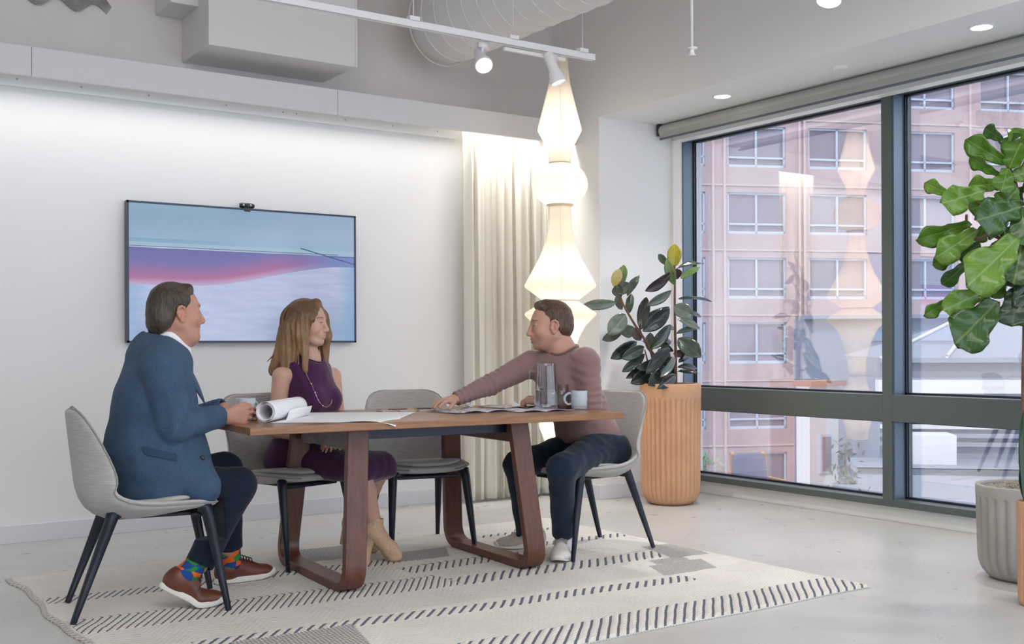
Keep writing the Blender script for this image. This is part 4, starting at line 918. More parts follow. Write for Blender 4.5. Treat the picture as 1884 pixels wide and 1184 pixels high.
RLV = [(737, 250, 738, 72, 96, .1, 'y', 0), (700, 235, 610, 152, 50, .3, 'm', .05), (738, 385, 672, 190, 66, .3, 'b', -.04), (755, 262, 952, 190, 34, 1.1, 'm', .02), (785, 335, 925, 240, 50, .5, 'b', -.03), (715, 290, 540, 440, 74, .6, 'p', -.05),
       (742, 265, 775, 345, 75, .3, 'p', .05), (718, 425, 545, 548, 60, .5, 'g', -.06), (770, 488, 1022, 474, 36, 1.1, 'm', .04), (732, 545, 872, 606, 104, .1, 'g', -.08), (800, 597, 962, 600, 36, .7, 'p', .1), (760, 640, 938, 698, 52, .7, 'g', -.04),
       (755, 748, 935, 680, 46, .7, 'm', .08), (765, 785, 935, 912, 118, .2, 'm', -.12), (705, 562, 524, 730, 108, .3, 'd', -.1), (700, 545, 503, 690, 92, .5, 'g', .08), (486, 720, 526, 465, 84, .1, 'd', .03), (705, 682, 572, 870, 84, .4, 'm', -.03),
       (562, 890, 545, 730, 66, .3, 'm', .06), (735, 880, 600, 800, 60, .7, 'm', .07), (700, 850, 545, 1040, 96, .2, 'd', -.14), (742, 925, 660, 1068, 52, .5, 'g', -.15), (760, 1002, 922, 990, 46, .7, 'd', .05), (758, 1035, 918, 1025, 36, .9, 'd', -.05),
       (770, 965, 862, 900, 42, .6, 'd', .1), (748, 1055, 640, 1155, 66, .3, 'd', -.2), (700, 1010, 570, 1125, 100, .2, 'd', -.16), (565, 1030, 428, 1120, 90, .3, 'd', -.1), (552, 958, 392, 1088, 62, .4, 'd', -.08), (605, 958, 478, 1015, 70, .4, 'm', -.12),
       (517, 902, 362, 1042, 68, .4, 'm', -.06), (512, 850, 358, 938, 84, .3, 'm', -.09), (455, 808, 272, 942, 90, .3, 'd', -.05), (436, 700, 335, 760, 96, .2, 'g', .06), (350, 725, 197, 808, 66, .3, 'm', .03), (372, 604, 252, 752, 118, .1, 'g', -.06),
       (302, 518, 52, 545, 74, .2, 'g', -.04), (330, 478, 292, 395, 70, .5, 'm', -.05), (300, 440, 400, 375, 84, .2, 'm', -.07), (385, 470, 464, 296, 56, .5, 'm', .03), (400, 595, 405, 440, 60, .4, 'm', .06), (345, 570, 300, 450, 60, .5, 'm', .05),
       (285, 400, 322, 262, 70, .1, 'c', -.03), (345, 390, 345, 224, 74, .4, 'b', .03), (486, 800, 425, 700, 74, .3, 'p', .08), (700, 960, 610, 860, 110, .2, 'd', .08), (650, 1080, 590, 930, 110, .2, 'd', .1), (720, 1090, 690, 900, 100, .1, 'd', .12), (805, 870, 745, 935, 70, .4, 'm', .1), (600, 1090, 510, 1090, 80, .3, 'd', .0), (690, 715, 740, 690, 50, .4, 'd', .05), (630, 820, 725, 790, 60, .4, 'd', .07)]
s_ = PD/FOC/K
for i, (bx, by, tx, ty, w, ph, k, dd) in enumerate(RLV): leaf(t, 'rubber', rp(bx, by, dd*.4), rp(tx, ty, dd*1.3), w*1.12*s_/max(.35, math.cos(ph*.8)), ph, RL[k], i)
# fiddle leaf fig
c = AZ(1888, 1075, 0); c = np.array([c[0], c[1], 0])+unit(V3(*ray(1888, 639)[:2], 0))*.15; FDp = (c-CAM)@_f
t = thing('potted_fiddle_leaf_fig', 'tall fiddle leaf fig in a grey fluted pot at the right edge by the window', 'plant', tuple(c))
pot(t, c, .214, .43, mat('grey_concrete_pot', (.34, .325, .30), .85, c2=(.42, .40, .37), ns=4, bs=60, bd=.001, bst=.4), 26, .016, .13, .12)
m_moss = mat('dried_moss', (.50, .45, .38), .95)
MB().lathe([(.0001, .385), (.10, .385), (.19, .37)], 24, c).build('soil', m_soil, t, world=True)
L = MB()
for _ in range(700):
    a = rng.uniform(0, 2*PI); r = .185*math.sqrt(rng.random()); p = c+V3(r*math.cos(a), r*math.sin(a), .385+.02*rng.random()+.03*(1-r/.19)); d = unit(rng.normal(size=3)+[0, 0, .2])*.018; e = unit(rng.normal(size=3))*.02
    L.tube([p-d, p+e*.5+V3(0, 0, .006), p+d+e], .0016, 3, cap=False)
o = L.build('moss', m_moss, t, world=True); o['kind'] = 'stuff'
FK = 2.692
def fp(cx, cy, dd=0): return A(1650+cx/FK, 220+cy/FK, FDp+dd)
m_tr2 = mat('fig_trunk', (.22, .12, .08), .8, c2=(.12, .07, .05), ns=12, bs=40, bd=.003, bst=.6)
top = fp(585, 300, .02)
MB().tube(smooth_path([c+V3(0, 0, .36), c+V3(-.01, 0, .8), c+V3(0, .0, 1.3), fp(600, 500), fp(590, 330), fp(545, 215), fp(520, 140)], 40), np.linspace(.015, .007, 40), 10).build('trunk', m_tr2, t, world=True)
for P in ([(610, 640), (470, 570), (400, 590), (350, 520), (345, 470)], [(620, 760), (520, 800), (450, 790), (440, 880)], [(590, 400), (480, 440), (380, 400)]):
    MB().tube(smooth_path([fp(x, y) for x, y in P], 18), np.linspace(.010, .006, 18), 8).build('branch', m_tr2, t, world=True)
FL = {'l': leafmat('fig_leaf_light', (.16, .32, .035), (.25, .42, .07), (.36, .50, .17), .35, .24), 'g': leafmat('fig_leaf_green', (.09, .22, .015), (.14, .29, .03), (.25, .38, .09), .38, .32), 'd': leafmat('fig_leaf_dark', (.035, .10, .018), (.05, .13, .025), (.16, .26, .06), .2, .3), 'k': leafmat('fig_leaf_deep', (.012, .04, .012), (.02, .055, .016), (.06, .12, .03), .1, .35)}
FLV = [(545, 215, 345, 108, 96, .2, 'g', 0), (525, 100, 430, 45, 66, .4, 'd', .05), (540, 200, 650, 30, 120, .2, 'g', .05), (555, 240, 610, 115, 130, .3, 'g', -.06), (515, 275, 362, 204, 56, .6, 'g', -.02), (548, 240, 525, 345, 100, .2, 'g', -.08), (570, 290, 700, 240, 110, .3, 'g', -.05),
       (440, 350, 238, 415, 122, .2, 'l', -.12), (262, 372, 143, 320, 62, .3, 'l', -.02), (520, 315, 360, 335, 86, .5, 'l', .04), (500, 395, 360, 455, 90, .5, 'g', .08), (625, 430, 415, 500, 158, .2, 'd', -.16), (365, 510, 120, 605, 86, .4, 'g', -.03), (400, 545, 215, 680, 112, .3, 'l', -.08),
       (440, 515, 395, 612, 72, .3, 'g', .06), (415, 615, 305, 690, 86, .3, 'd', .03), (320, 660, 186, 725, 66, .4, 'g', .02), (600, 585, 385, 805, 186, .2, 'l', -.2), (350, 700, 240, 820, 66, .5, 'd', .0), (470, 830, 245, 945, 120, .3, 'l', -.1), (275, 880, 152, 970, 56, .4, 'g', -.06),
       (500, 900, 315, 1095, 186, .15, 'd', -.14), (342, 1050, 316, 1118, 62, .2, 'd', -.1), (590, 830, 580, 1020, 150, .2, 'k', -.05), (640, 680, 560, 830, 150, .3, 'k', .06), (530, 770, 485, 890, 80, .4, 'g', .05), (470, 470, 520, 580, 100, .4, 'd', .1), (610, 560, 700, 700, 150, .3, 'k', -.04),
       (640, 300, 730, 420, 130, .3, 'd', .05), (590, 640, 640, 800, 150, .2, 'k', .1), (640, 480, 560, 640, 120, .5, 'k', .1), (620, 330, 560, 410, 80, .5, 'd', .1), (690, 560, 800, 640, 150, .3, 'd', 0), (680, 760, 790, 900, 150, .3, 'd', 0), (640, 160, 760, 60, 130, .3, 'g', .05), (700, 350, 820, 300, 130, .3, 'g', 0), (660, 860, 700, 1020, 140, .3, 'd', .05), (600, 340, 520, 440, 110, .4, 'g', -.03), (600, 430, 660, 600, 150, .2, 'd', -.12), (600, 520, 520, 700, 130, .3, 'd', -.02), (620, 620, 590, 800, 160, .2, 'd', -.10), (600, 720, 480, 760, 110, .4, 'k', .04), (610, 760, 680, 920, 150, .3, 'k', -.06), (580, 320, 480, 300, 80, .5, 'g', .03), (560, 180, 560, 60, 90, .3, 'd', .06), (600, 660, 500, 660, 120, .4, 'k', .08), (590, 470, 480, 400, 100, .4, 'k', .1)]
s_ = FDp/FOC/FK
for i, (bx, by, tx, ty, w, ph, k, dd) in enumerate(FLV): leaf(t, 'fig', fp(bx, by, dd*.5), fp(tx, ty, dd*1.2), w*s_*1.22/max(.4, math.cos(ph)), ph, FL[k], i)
p = AZ(1908, 1010, 0); p = np.array([p[0], p[1], 0])
pt = A(1899, 960, 4.55); p = np.array([pt[0], pt[1], 0]); zt = A(1876, 921, 4.55)[2]
t = thing('terracotta_planter', 'terracotta pot with a snake plant, its rim cut by the right edge of the picture', 'plant', tuple(p))
pot(t, p, .058, zt, m_terra, 20, .003, .04, .04)
MB().lathe([(.0001, zt-.03), (.05, zt-.03)], 20, p).build('soil', m_soil, t, world=True)
for k, (ox, h_, w_) in enumerate(((-.022, .40, .035), (.02, .46, .04), (.03, .34, .03), (-.005, .30, .035))):
    b = p+V3(ox*_r0[0], ox*_r0[1]+.02*(k % 2), zt-.03); leaf(t, 'rubber', b, b+V3(ox*.5*_r0[0], ox*.5*_r0[1], h_), w_*1.4, .3*k, FL['k'], k)
# ================================================================== people
def skinmat(name, sss=.12):
    m, nt, b = new(name); at = nt.nodes.new('ShaderNodeAttribute'); at.attribute_name = 'skin'
    n = noise(nt, coords(nt, 'Object'), 40, 3).sm(.3, .7); nt.links.new(mixc(nt, n*.12, N(nt, at.outputs['Color']), (.45, .16, .11)), b.inputs['Base Color'])
    b.inputs['Roughness'].default_value = .48; b.inputs['Specular IOR Level'].default_value = .35
    b.inputs['Subsurface Weight'].default_value = sss; b.inputs['Subsurface Radius'].default_value = (.9, .35, .2); b.inputs['Subsurface Scale'].default_value = .006
    bump(nt, b, noise(nt, coords(nt, 'Object'), 220, 2), .0006, .25); return m
m_skin = skinmat('skin')
def hairmat(name, c1, c2, c3=None):
    m, nt, b = new(name); n = noise(nt, coords(nt, 'Object', (90, 90, 7)), 3, 4); n2 = noise(nt, coords(nt, 'Object'), 9, 2)
    c = mixc(nt, n.sm(.32, .68), c1, c2)
    if c3: c = mixc(nt, n2.sm(.45, .65)*.6, N(nt, c), c3)
    nt.links.new(c, b.inputs['Base Color']); b.inputs['Roughness'].default_value = .42; b.inputs['Specular IOR Level'].default_value = .4; bump(nt, b, n, .003, .7); return m
def cloth(name, c, c2=None, scale=300, rough=.85, sheen=.2, fold=0):
    m, nt, b = new(name); n = noise(nt, coords(nt, 'Object'), scale, 2); f = noise(nt, coords(nt, 'Object'), 12, 3)
    nt.links.new(mixc(nt, (n*.6+f*.4).sm(.35, .65), c, c2 or tuple(x*.8 for x in c)), b.inputs['Base Color'])
    b.inputs['Roughness'].default_value = rough; b.inputs['Sheen Weight'].default_value = sheen; b.inputs['Specular IOR Level'].default_value = .2
    bump(nt, b, n*.5+f*1.5, .004, .5); return m
class Head:
    def __init__(s, O, fwd, up, sc):
        s.O = np.array(O, float); f = unit(fwd); u = unit(np.array(up, float)-f*(f@np.array(up, float))); l = np.cross(u, f); s.R = np.stack([f, l, u], 1); s.k = sc
    def __call__(s, x, y, z): return s.O+s.k*(s.R@V3(x, y, z))
    def inv(s, P): return (P-s.O)@s.R/s.k
    def build(s, F, jaw=1.0, nose=1.0, female=False, jowl=0.0, age=0):
        k = s.k; E = lambda c, r, kk=.012, op='+', tilt=0: F.ell(s(*c), np.array(r)*k, s.R if not tilt else s.R@np.array([[math.cos(tilt), 0, math.sin(tilt)], [0, 1, 0], [-math.sin(tilt), 0, math.cos(tilt)]]), kk, op)
        C = lambda a, b, ra, rb=None, kk=.010, op='+': F.cap(s(*a), s(*b), ra*k, None if rb is None else rb*k, kk, op)
        E((-.015, 0, .045), (.098, .077, .088)); E((.040, 0, .012), (.058, .062, .085), .03)
        E((.032, 0, -.062), (.056, .050*jaw, .048), .03); C((.0, .050*jaw, -.045), (.055, .028*jaw, -.090), .022, .018, .025); C((.0, -.050*jaw, -.045), (.055, -.028*jaw, -.090), .022, .018, .025)
        E((.076, 0, -.093), (.020, .022, .019), .022)
        if jowl: E((.045, 0, -.098), (.055, .045, .028*(1+jowl)), .03)
        C((.083, -.034, .036), (.083, .034, .036), .0125 if not female else .010, None, .015)
        for y in (-1, 1):
            E((.100, y*.031, .013), (.017, .017, .012), .012, '-'); E((.058, y*.043, -.022), (.030, .022, .024), .03)
            E((.082, y*.031, .0125), (.0125, .0145, .0125), .004)
            C((.0935, y*.019, .0180), (.086, y*.045, .0170), .0050, .0045, .004); C((.0925, y*.020, .0040), (.085, y*.042, .0060), .0042, .0036, .005)
            E((-.004, y*.076, -.002), (.017, .006, .030), .006, '+', -.22)
            EA = [(.010, .076, .014), (.006, .082, .027), (-.008, .086, .032), (-.021, .087, .022), (-.024, .086, .004), (-.017, .084, -.012), (-.006, .081, -.024), (.003, .078, -.031)]
            for p_, q_ in zip(EA[:-1], EA[1:]): C((p_[0], y*p_[1], p_[2]), (q_[0], y*q_[1], q_[2]), .0052, None, .004)
            C((-.002, y*.079, -.030), (.004, y*.077, -.026), .0075, None, .005); C((.012, y*.076, -.004), (.010, y*.078, -.010), .005, None, .004); C((-.012, y*.083, .012), (-.010, y*.083, -.006), .0045, None, .004)
            C((.104, y*.010, -.030), (.112, y*.009, -.031), .0095*nose, .007*nose, .007)
        C((.094, 0, .026), (.117*(.94+.06*nose), 0, -.024), .0085, .0115*nose, .012); C((.108, 0, -.026), (.119*(.94+.06*nose), 0, -.027), .010, .0095*nose, .006)
        E((.082, 0, -.052), (.022, .030, .024), .018)
        C((.094, -.018, -.0565), (.1025, 0, -.0545), .0045, .0068, .005); C((.094, .018, -.0565), (.1025, 0, -.0545), .0045, .0068, .005)
        C((.093, -.016, -.066), (.0995, 0, -.0675), .005, .0075, .005); C((.093, .016, -.066), (.0995, 0, -.0675), .005, .0075, .005)
        C((.109, -.022, -.0610), (.109, .022, -.0610), .0035, None, .004, '-')
    def eyes(s, parent, col):
        for y in (-1, 1):
            mb = MB(); mb.cur = 0; n = 14
            for ring, (a0, a1) in enumerate(((0, .45), (.45, 1.5))):
                mb.cur = ring
                pr = [(max(.0001, .0122*math.sin(a)), .0122*math.cos(a)) for a in np.linspace(a0, a1, 5)]; b2 = MB().lathe(pr, n)
                V = [s(.0832+v[2], y*.031+v[0]+.001*y, .0122+v[1]) for v in b2.V]; mb.add(V, b2.F)
            mb.build('eye', [col, m_eye], parent, world=True)
m_eye = mat('eye_white', (.46, .42, .40), .25); m_iris = mat('dark_iris', (.03, .025, .025), .1); m_iris2 = mat('grey_iris', (.07, .09, .10), .1)
def person(name_label, base, F, h, skin, lip, H, hairless=None, brow=(.12, .08, .06), extra=None, relax_it=1):
    t = thing('person', name_label, 'person', tuple(base))
    V, Q = F.mesh(h); V = relax(V, Q, relax_it, .35)
    o = obj('body', V, Q, m_skin, t, world=True)
    P = H.inv(V); col = np.tile(np.array(skin), (len(V), 1)); g = lambda c, r: np.clip(1.25-np.sqrt((((P-np.array(c))/np.array(r))**2).sum(1)), 0, 1)[:, None]
    lm = np.clip(g((.100, 0, -.0545), (.012, .021, .0075))+g((.098, 0, -.0675), (.012, .019, .008)), 0, 1); col = col*(1-lm)+np.array(lip)*lm
    for y in (-1, 1):
        ck = g((.07, y*.045, -.025), (.03, .025, .025))*.35; col = col*(1-ck)+np.array(skin)*np.array([1.08, .78, .76])*ck
        er = g((-.005, y*.08, -.004), (.02, .012, .035))*.5; col = col*(1-er)+np.array(skin)*np.array([1.1, .72, .68])*er
        bx = np.exp(-((P[:, 2]-.0405+.9*(np.abs(P[:, 1])-.03)**2*8)/.0042)**2)*((P[:, 1]*y > .012) & (P[:, 1]*y < .052) & (P[:, 0] > .06)); col = col*(1-bx[:, None]*.85)+np.array(brow)*bx[:, None]*.85
        ls = np.exp(-((P[:, 2]-.0145)/.0022)**2)*((abs(P[:, 1]-y*.031) < .015) & (P[:, 0] > .085)); col = col*(1-ls[:, None]*.7)+np.array(brow)*.4*ls[:, None]*.7
    if extra is not None: col = extra(P, V, col)
    ca = o.data.color_attributes.new('skin', 'FLOAT_COLOR', 'POINT'); ca.data.foreach_set('color', np.concatenate([col, np.ones((len(V), 1))], 1).astype(np.float32).ravel())
    return t
def rot(v, ax, a):
    ax = unit(ax); return v*math.cos(a)+np.cross(ax, v)*math.sin(a)+ax*(ax@v)*(1-math.cos(a))
def hand(F, w, d, n, tl, sc=1.0, curls=((.3, .4, .3),)*4, thumb=(.5, .7, .3), tc=(.2, .3), spread=.06, wr=.026):
    d = unit(d); n = unit(np.array(n, float)-d*(d@np.array(n, float))); tl = unit(np.array(tl, float)-d*(d@np.array(tl, float))-n*(n@np.array(tl, float)))
    offs = (.030, .010, -.010, -.028); Ls = (.072, .080, .074, .058); kn = (.090, .094, .090, .082); tips = []
    for i in range(4):
        a = w+d*.012*sc+tl*offs[i]*.55*sc; b = w+d*kn[i]*sc+tl*offs[i]*sc; F.cap(a, b, .0155*sc, .0125*sc, .014)
        dd = rot(d, n, (-1 if np.cross(n, d)@tl > 0 else 1)*-spread*(1.5-i)*1.0); ax = np.cross(d, n); p = b; c = curls[i % len(curls)]
        for f, cc, r0, r1 in ((.44, c[0], .0100, .0088), (.31, c[1], .0088, .0078), (.25, c[2], .0078, .0066)):
            dd = rot(dd, ax, cc); q = p+dd*Ls[i]*f*sc; F.cap(p, q, r0*sc, r1*sc, .0035); p = q
        tips.append(p)
    F.cap(w-d*.02*sc, w+d*.03*sc, wr*sc*.95, wr*sc, .012, '+', n, .72)
    td = unit(d*thumb[0]+tl*thumb[1]+n*thumb[2]); p = w+d*.026*sc+tl*.020*sc; q = p+td*.046*sc; F.cap(p, q, .0165*sc, .0120*sc, .012)
    ax = np.cross(td, unit(d+n*.6-tl*.5)); ax = unit(ax)
    for L_, c, r0, r1 in ((.034, tc[0], .0112, .0100), (.028, tc[1], .0100, .0078)):
        td = rot(td, ax, c); p, q = q, q+td*L_*sc; F.cap(p, q, r0*sc, r1*sc, .004)
    return tips
def shoe(parent, heel, toe, up, bend, mU, mS, kind='shoe', lace=None, L=.29, wide=1.0, name='shoe'):
    heel = np.array(heel, float); toe = np.array(toe, float); x = unit(toe-heel); u = np.array(up, float); z = unit(u-x*(x@u)); y = np.cross(z, x); sc = L/.29
    xb = .19
    def tf(V):
        V = np.array(V, float); a = bend; m = V[:, 0] < xb; W = V.copy(); c, s = math.cos(a), math.sin(a); dxx = V[:, 0]-xb
        bl = np.clip(-dxx/.05, 0, 1)*a; W[:, 0] = np.where(m, xb+dxx*np.cos(bl)+V[:, 2]*np.sin(bl), V[:, 0]); W[:, 2] = np.where(m, -dxx*np.sin(bl)+V[:, 2]*np.cos(bl), V[:, 2])
        # the ball of the foot stays on the ground at `toe`
        W = W-np.array([.29, 0, 0]); return toe+sc*(W[:, :1]*x+W[:, 1:2]*y*wide+W[:, 2:]*z)
    F = Fld(); F.ell((.050, 0, .05), (.052, .037, .055)); F.cap((.058, 0, .07), (.066, 0, .105), .040, .040, .02); F.cap((.07, 0, .06), (.17, 0, .040), .044, .040, .03); F.ell((.215, .004, .030), (.075, .049, .034), None, .03)
    F.cap((.10, 0, .085), (.16, 0, .060), .025, .024, .02); F.cut((.062, 0, .113), (-.28, 0, 1), .09); F.cap((.062, 0, .09), (.07, 0, .14), .033, .034, .004, '-'); F.keep(lambda P: .017-P[..., 2], (-.05, -.1, -.06), (.35, .1, .03))
    V, Q = F.mesh(.0045); V = relax(V, Q, 1); o = obj(name, tf(V), Q, mU, parent, world=True)
    n = 40; th = np.linspace(0, 2*PI, n, endpoint=False); ox = .147+.152*np.cos(th); oy = (.036+.015*np.clip((ox-.05)/.16, 0, 1)-.0*ox)*np.sign(np.sin(th))*np.abs(np.sin(th))**.75
    G = []
    for s_, zz in ((.0, .0), (.94, .0), (.975, .004), (.985, .020), (.95, .025), (0, .025)): G.append(np.stack([.147+(ox-.147)*s_, oy*s_, np.full(n, zz)+.016*np.clip((ox-.2)/.1, 0, 1)**2], 1))
    mb = MB().grid(np.array(G), cv=True); mb.V = [tuple(v) for v in tf(mb.V)]; mb.build('sole', mS, o, world=True)
    if lace:
        lb = MB()
        for i, xx in enumerate((.104, .118, .132, .146, .160, .173)):
            zc = np.interp(xx, [.09, .13, .175], [.126, .112, .094]); P = [(xx-.003, -.026, zc-.016), (xx, -.012, zc-.001), (xx, .0, zc+.003), (xx, .012, zc-.001), (xx+.003, .026, zc-.016)]; lb.tube(smooth_path(P, 9), .0026, 6)
        for s_ in (-1, 1): lb.tube(smooth_path([(.094, 0, .118), (.10, s_*.02, .135), (.108, s_*.03, .128), (.105, s_*.018, .116), (.094, 0, .118)], 14), .002, 5)
        lb.V = [tuple(v) for v in tf(lb.V)]; lb.build('laces', lace, o, world=True)
    return o
def folds(seed, amp, sc=22, aniso=(1, 1, 1)): return lambda V: amp*(wavy(V, sc, seed, 6, aniso)+.5*wavy(V, sc*2.1, seed+9, 6, aniso))
def neckband(F_, c, r, fw_, rt_, rad, m, parent):
    pts = []
    for a in np.linspace(0, 2*PI, 48, endpoint=False):
        v = np.linspace(-PI/2*.97, .6, 260); hd = fw_*math.cos(a)*r[0]+rt_*math.sin(a)*r[1]
        P = c+np.cos(v)[:, None]*hd+np.outer(np.sin(v), [0, 0, r[2]]); d = np.full(len(v), .05)
        for fn, l, u, k, op in F_.p:
            if op == '+': w = fn(P); h_ = np.clip(.5+.5*(d-w)/k, 0, 1); d = d*(1-h_)+w*h_-k*h_*(1-h_)
        i = np.argmax(d > 0) if (d > 0).any() else len(v)-1; pts.append(P[i])
    pts = np.array(pts)
    for _ in range(3): pts = (np.roll(pts, 1, 0)+2*pts+np.roll(pts, -1, 0))/4
    P = np.concatenate([pts, pts[:2]]); MB().tube(P, rad, 8, cap=False).build('neckband', m, parent, world=True)
# ---------------------------------------------------------------- man in the blue blazer
fw = V3(.99, -.13, 0); rt = V3(-.13, -.99, 0)
H = Head(A(323, 578, 4.60), V3(.985, .06, .0), (0.0, 0, 1), .975)
T = [A(298, 668, 4.59), A(284, 742, 4.585), A(284, 826, 4.585), A(292, 888, 4.585)]
SR, ER, WR = A(296, 672, 4.40), A(319, 786, 4.43), A(405, 765, 4.64)
SL, EL, WL = A(305, 668, 4.77), A(335, 778, 4.93), A(412, 752, 4.90)
hR, kR, aR = A(285, 890, 4.50), A(437, 893, 4.66), A(366, 1040, 4.52)
hL, kL, aL = A(285, 888, 4.67), A(412, 863, 4.86), A(421, 1008, 4.93)
F = Fld(); H.build(F, jaw=1.12, nose=1.1, jowl=.5)
nb = A(293, 632, 4.59); F.cap(H(-.022, 0, -.03), nb+fw*.014, .058, .060, .03); F.cap(H(.02, 0, -.085), nb+fw*.065, .048, .055, .03)
for a, b, ra, rb, s in ((T[0], T[1], .10, .125, 1.45), (T[1], T[2], .125, .155, 1.2), (T[2], T[3], .155, .14, 1.15)): F.cap(a, b, ra, rb, .04, '+', rt, s)
for a, b, c, ra in ((SR, ER, WR, .055), (SL, EL, WL, .055)): F.cap(a, b, ra, .045, .03); F.cap(b, c, .045, .03, .02)
for a, b, c in ((hR, kR, aR), (hL, kL, aL)): F.cap(a, b, .078, .055, .03); F.cap(b, c, .055, .036, .02)
F.keep(lambda P: .475-P[..., 2], (1.0, 4.2, .30), (1.66, 5.1, .48), .01)
hr = A(412, 766, 4.655); hand(F, hr, A(452, 764, 4.71)-hr, -unit(V3(_r[0], _r[1], 0))*.15+_f*1.0+V3(0, 0, .1), V3(0, 0, 1), 1.04, ((.55, .75, .5), (.6, .8, .55), (.65, .85, .55), (.7, .9, .6)), (.85, .42, .25), (.35, .35))
hl = A(420, 759, 4.93); hand(F, hl, A(450, 762, 4.945)-hl, -_f, V3(0, 0, 1), 1.0, ((.55, .8, .5),)*4, (.9, .25, .35), (.4, .4))
q = H.O; F.refine = [(q-V3(.16, .16, .15), q+V3(.16, .16, .16), .003), (hr-.06, hr+V3(.14, .2, .07), .003)]
man1 = person('man in a blue blazer and white shirt seated at the left end of the table', (T[3][0], T[3][1], RUG), F, .0065, (.50, .265, .195), (.42, .17, .14), H, brow=(.16, .11, .09))
H.eyes(man1, m_iris2)
hF = Fld(); hF.ell(H(-.018, 0, .048), np.array((.101, .082, .092))*H.k, H.R); hF.cap(H(.047, .03, .112), H(.049, -.03, .112), .016, None, .03); hF.ell(H(-.06, 0, -.01), np.array((.064, .076, .075))*H.k, H.R, .03); hF.cap(H(-.062, 0, -.05), H(-.054, 0, -.09), .052, .048, .03)
def hl1(P):
    q = (P-H.O)@H.R/H.k; x, y, z = q[..., 0], q[..., 1], q[..., 2]
    t = np.interp(x, [-.13, -.085, -.045, -.028, -.018, .002, .012, .030, .036, .050, .066, .08, .09], [-.08, -.09, -.058, -.02, .034, .036, -.004, -.002, .034, .048, .092, .102, .115]); return (t-z)*.8
hF.keep(hl1, H.O-.2, H.O+.2, .004)
m_h1 = hairmat('dark_greying_hair', (.018, .012, .008), (.075, .050, .033), (.105, .090, .075))
sdf_obj('hair', hF, .0035, m_h1, man1, 1, lambda V: .0022*wavy((V-H.O)@H.R, 140, 3, 8, (.25, 1, .5)))
# shirt
m_sh = cloth('white_shirt_cotton', (.82, .82, .85), (.78, .78, .82), 300, .8)
F = Fld(); F.cap(T[0]+V3(0, 0, .02), T[1], .112, .135, .03, '+', rt, 1.25); F.cap(nb-V3(0, 0, .02)+fw*.02, nb+fw*.065-V3(0, 0, .10), .070, .075, .03); sdf_obj('shirt', F, .008, m_sh, man1)
G = []
for u in np.linspace(0, 2*PI, 44):
    r = V3(.080*math.cos(u), .066*math.sin(u), 0); fr_ = max(0, math.cos(u)); lo = nb+fw*(r[0]+.030)+(-rt)*r[1]+V3(0, 0, .0-.075*fr_+.012*(1-fr_)); hi = nb+fw*(r[0]*.98+.042)+(-rt)*r[1]*.98+V3(0, 0, .054-.052*fr_-.02*fr_**4); out = unit(fw*r[0]-rt*r[1])
    G.append([lo, lo*.5+hi*.5+out*.003, hi, hi+out*.006-V3(0, 0, .004), lo*.45+hi*.55+out*.012, lo+out*.016+V3(0, 0, .008)])
o = MB().grid(G, cu=False).build('shirt_collar', m_sh, man1, world=True); q = o.modifiers.new('s', 'SOLIDIFY'); q.thickness = .003
# blazer
m_bz = cloth('blue_blazer_wool', (.036, .072, .130), (.060, .105, .170), 260, .85, .05)
F = Fld()
F.cap(T[0]-fw*.012, T[1], .132, .160, .05, '+', rt, 1.38); F.cap(T[1], T[2], .160, .190, .05, '+', rt, 1.12); F.cap(T[2], T[3]+V3(0, 0, .0), .190, .175, .05, '+', rt, 1.12)
F.cap(SR*.55+SL*.45-fw*.02+V3(0, 0, .01), SR-rt*.02, .080, .070, .04); F.cap(SL*.55+SR*.45-fw*.02+V3(0, 0, .01), SL+rt*.02, .080, .070, .04); F.cap(nb-fw*.03-V3(0, 0, .045), nb-fw*.03+V3(0, 0, -.015), .085, .070, .04)
F.cap(T[2]+fw*.10-V3(0, 0, .01), A(372, 895, 4.50), .10, .075, .06); F.cap(T[2]+fw*.06, A(355, 890, 4.68), .11, .075, .06)
for a, b, c in ((SR, ER, WR), (SL, EL, WL)):
    F.cap(a, b, .080, .066, .008); F.cap(b, c, .066, .050, .012); d = unit(c-b); F.cut(c+d*.004, d, .07); F.cap(c-d*.035, c+d*.05, .040, .042, .003, '-')
F.cap(SR+rt*.035-fw*.06+V3(0, 0, -.17), SR+rt*.02-fw*.075+V3(0, 0, -.30), .012, .004, .03, '-')
F.ell(nb+fw*.060+V3(0, 0, .038), (.118, .100, .118), None, .010, '-')
F.cap(nb+fw*.10-V3(0, 0, .06), nb+fw*.155-V3(0, 0, .20), .040, .020, .012, '-')
F.cut(A(300, 925, 4.58), (0, 0, -1), .42, .02)
ctr = [(SR+ER)/2, ER, (ER+WR)/2]
def dz1(V):
    d = .006*(wavy(V, 20, 2, 6)+.5*wavy(V, 48, 4, 6))
    for c_, dr, a_ in ((ER, unit(WR-ER+(SR-ER)), .010), (ER*.7+SR*.3, unit(SR-ER), .006), (EL, unit(WL-EL), .007)):
        r = np.linalg.norm(V-c_, axis=1); d += a_*np.exp(-(r/.085)**2)*np.sin(((V-c_)@unit(np.cross(dr, rt)))*95+r*20)
    return d
bz = sdf_obj('blazer', F, .0062, m_bz, man1, 2, dz1)
m_bz2 = cloth('blue_blazer_dark', (.024, .05, .095), (.035, .065, .115), 260, .85)
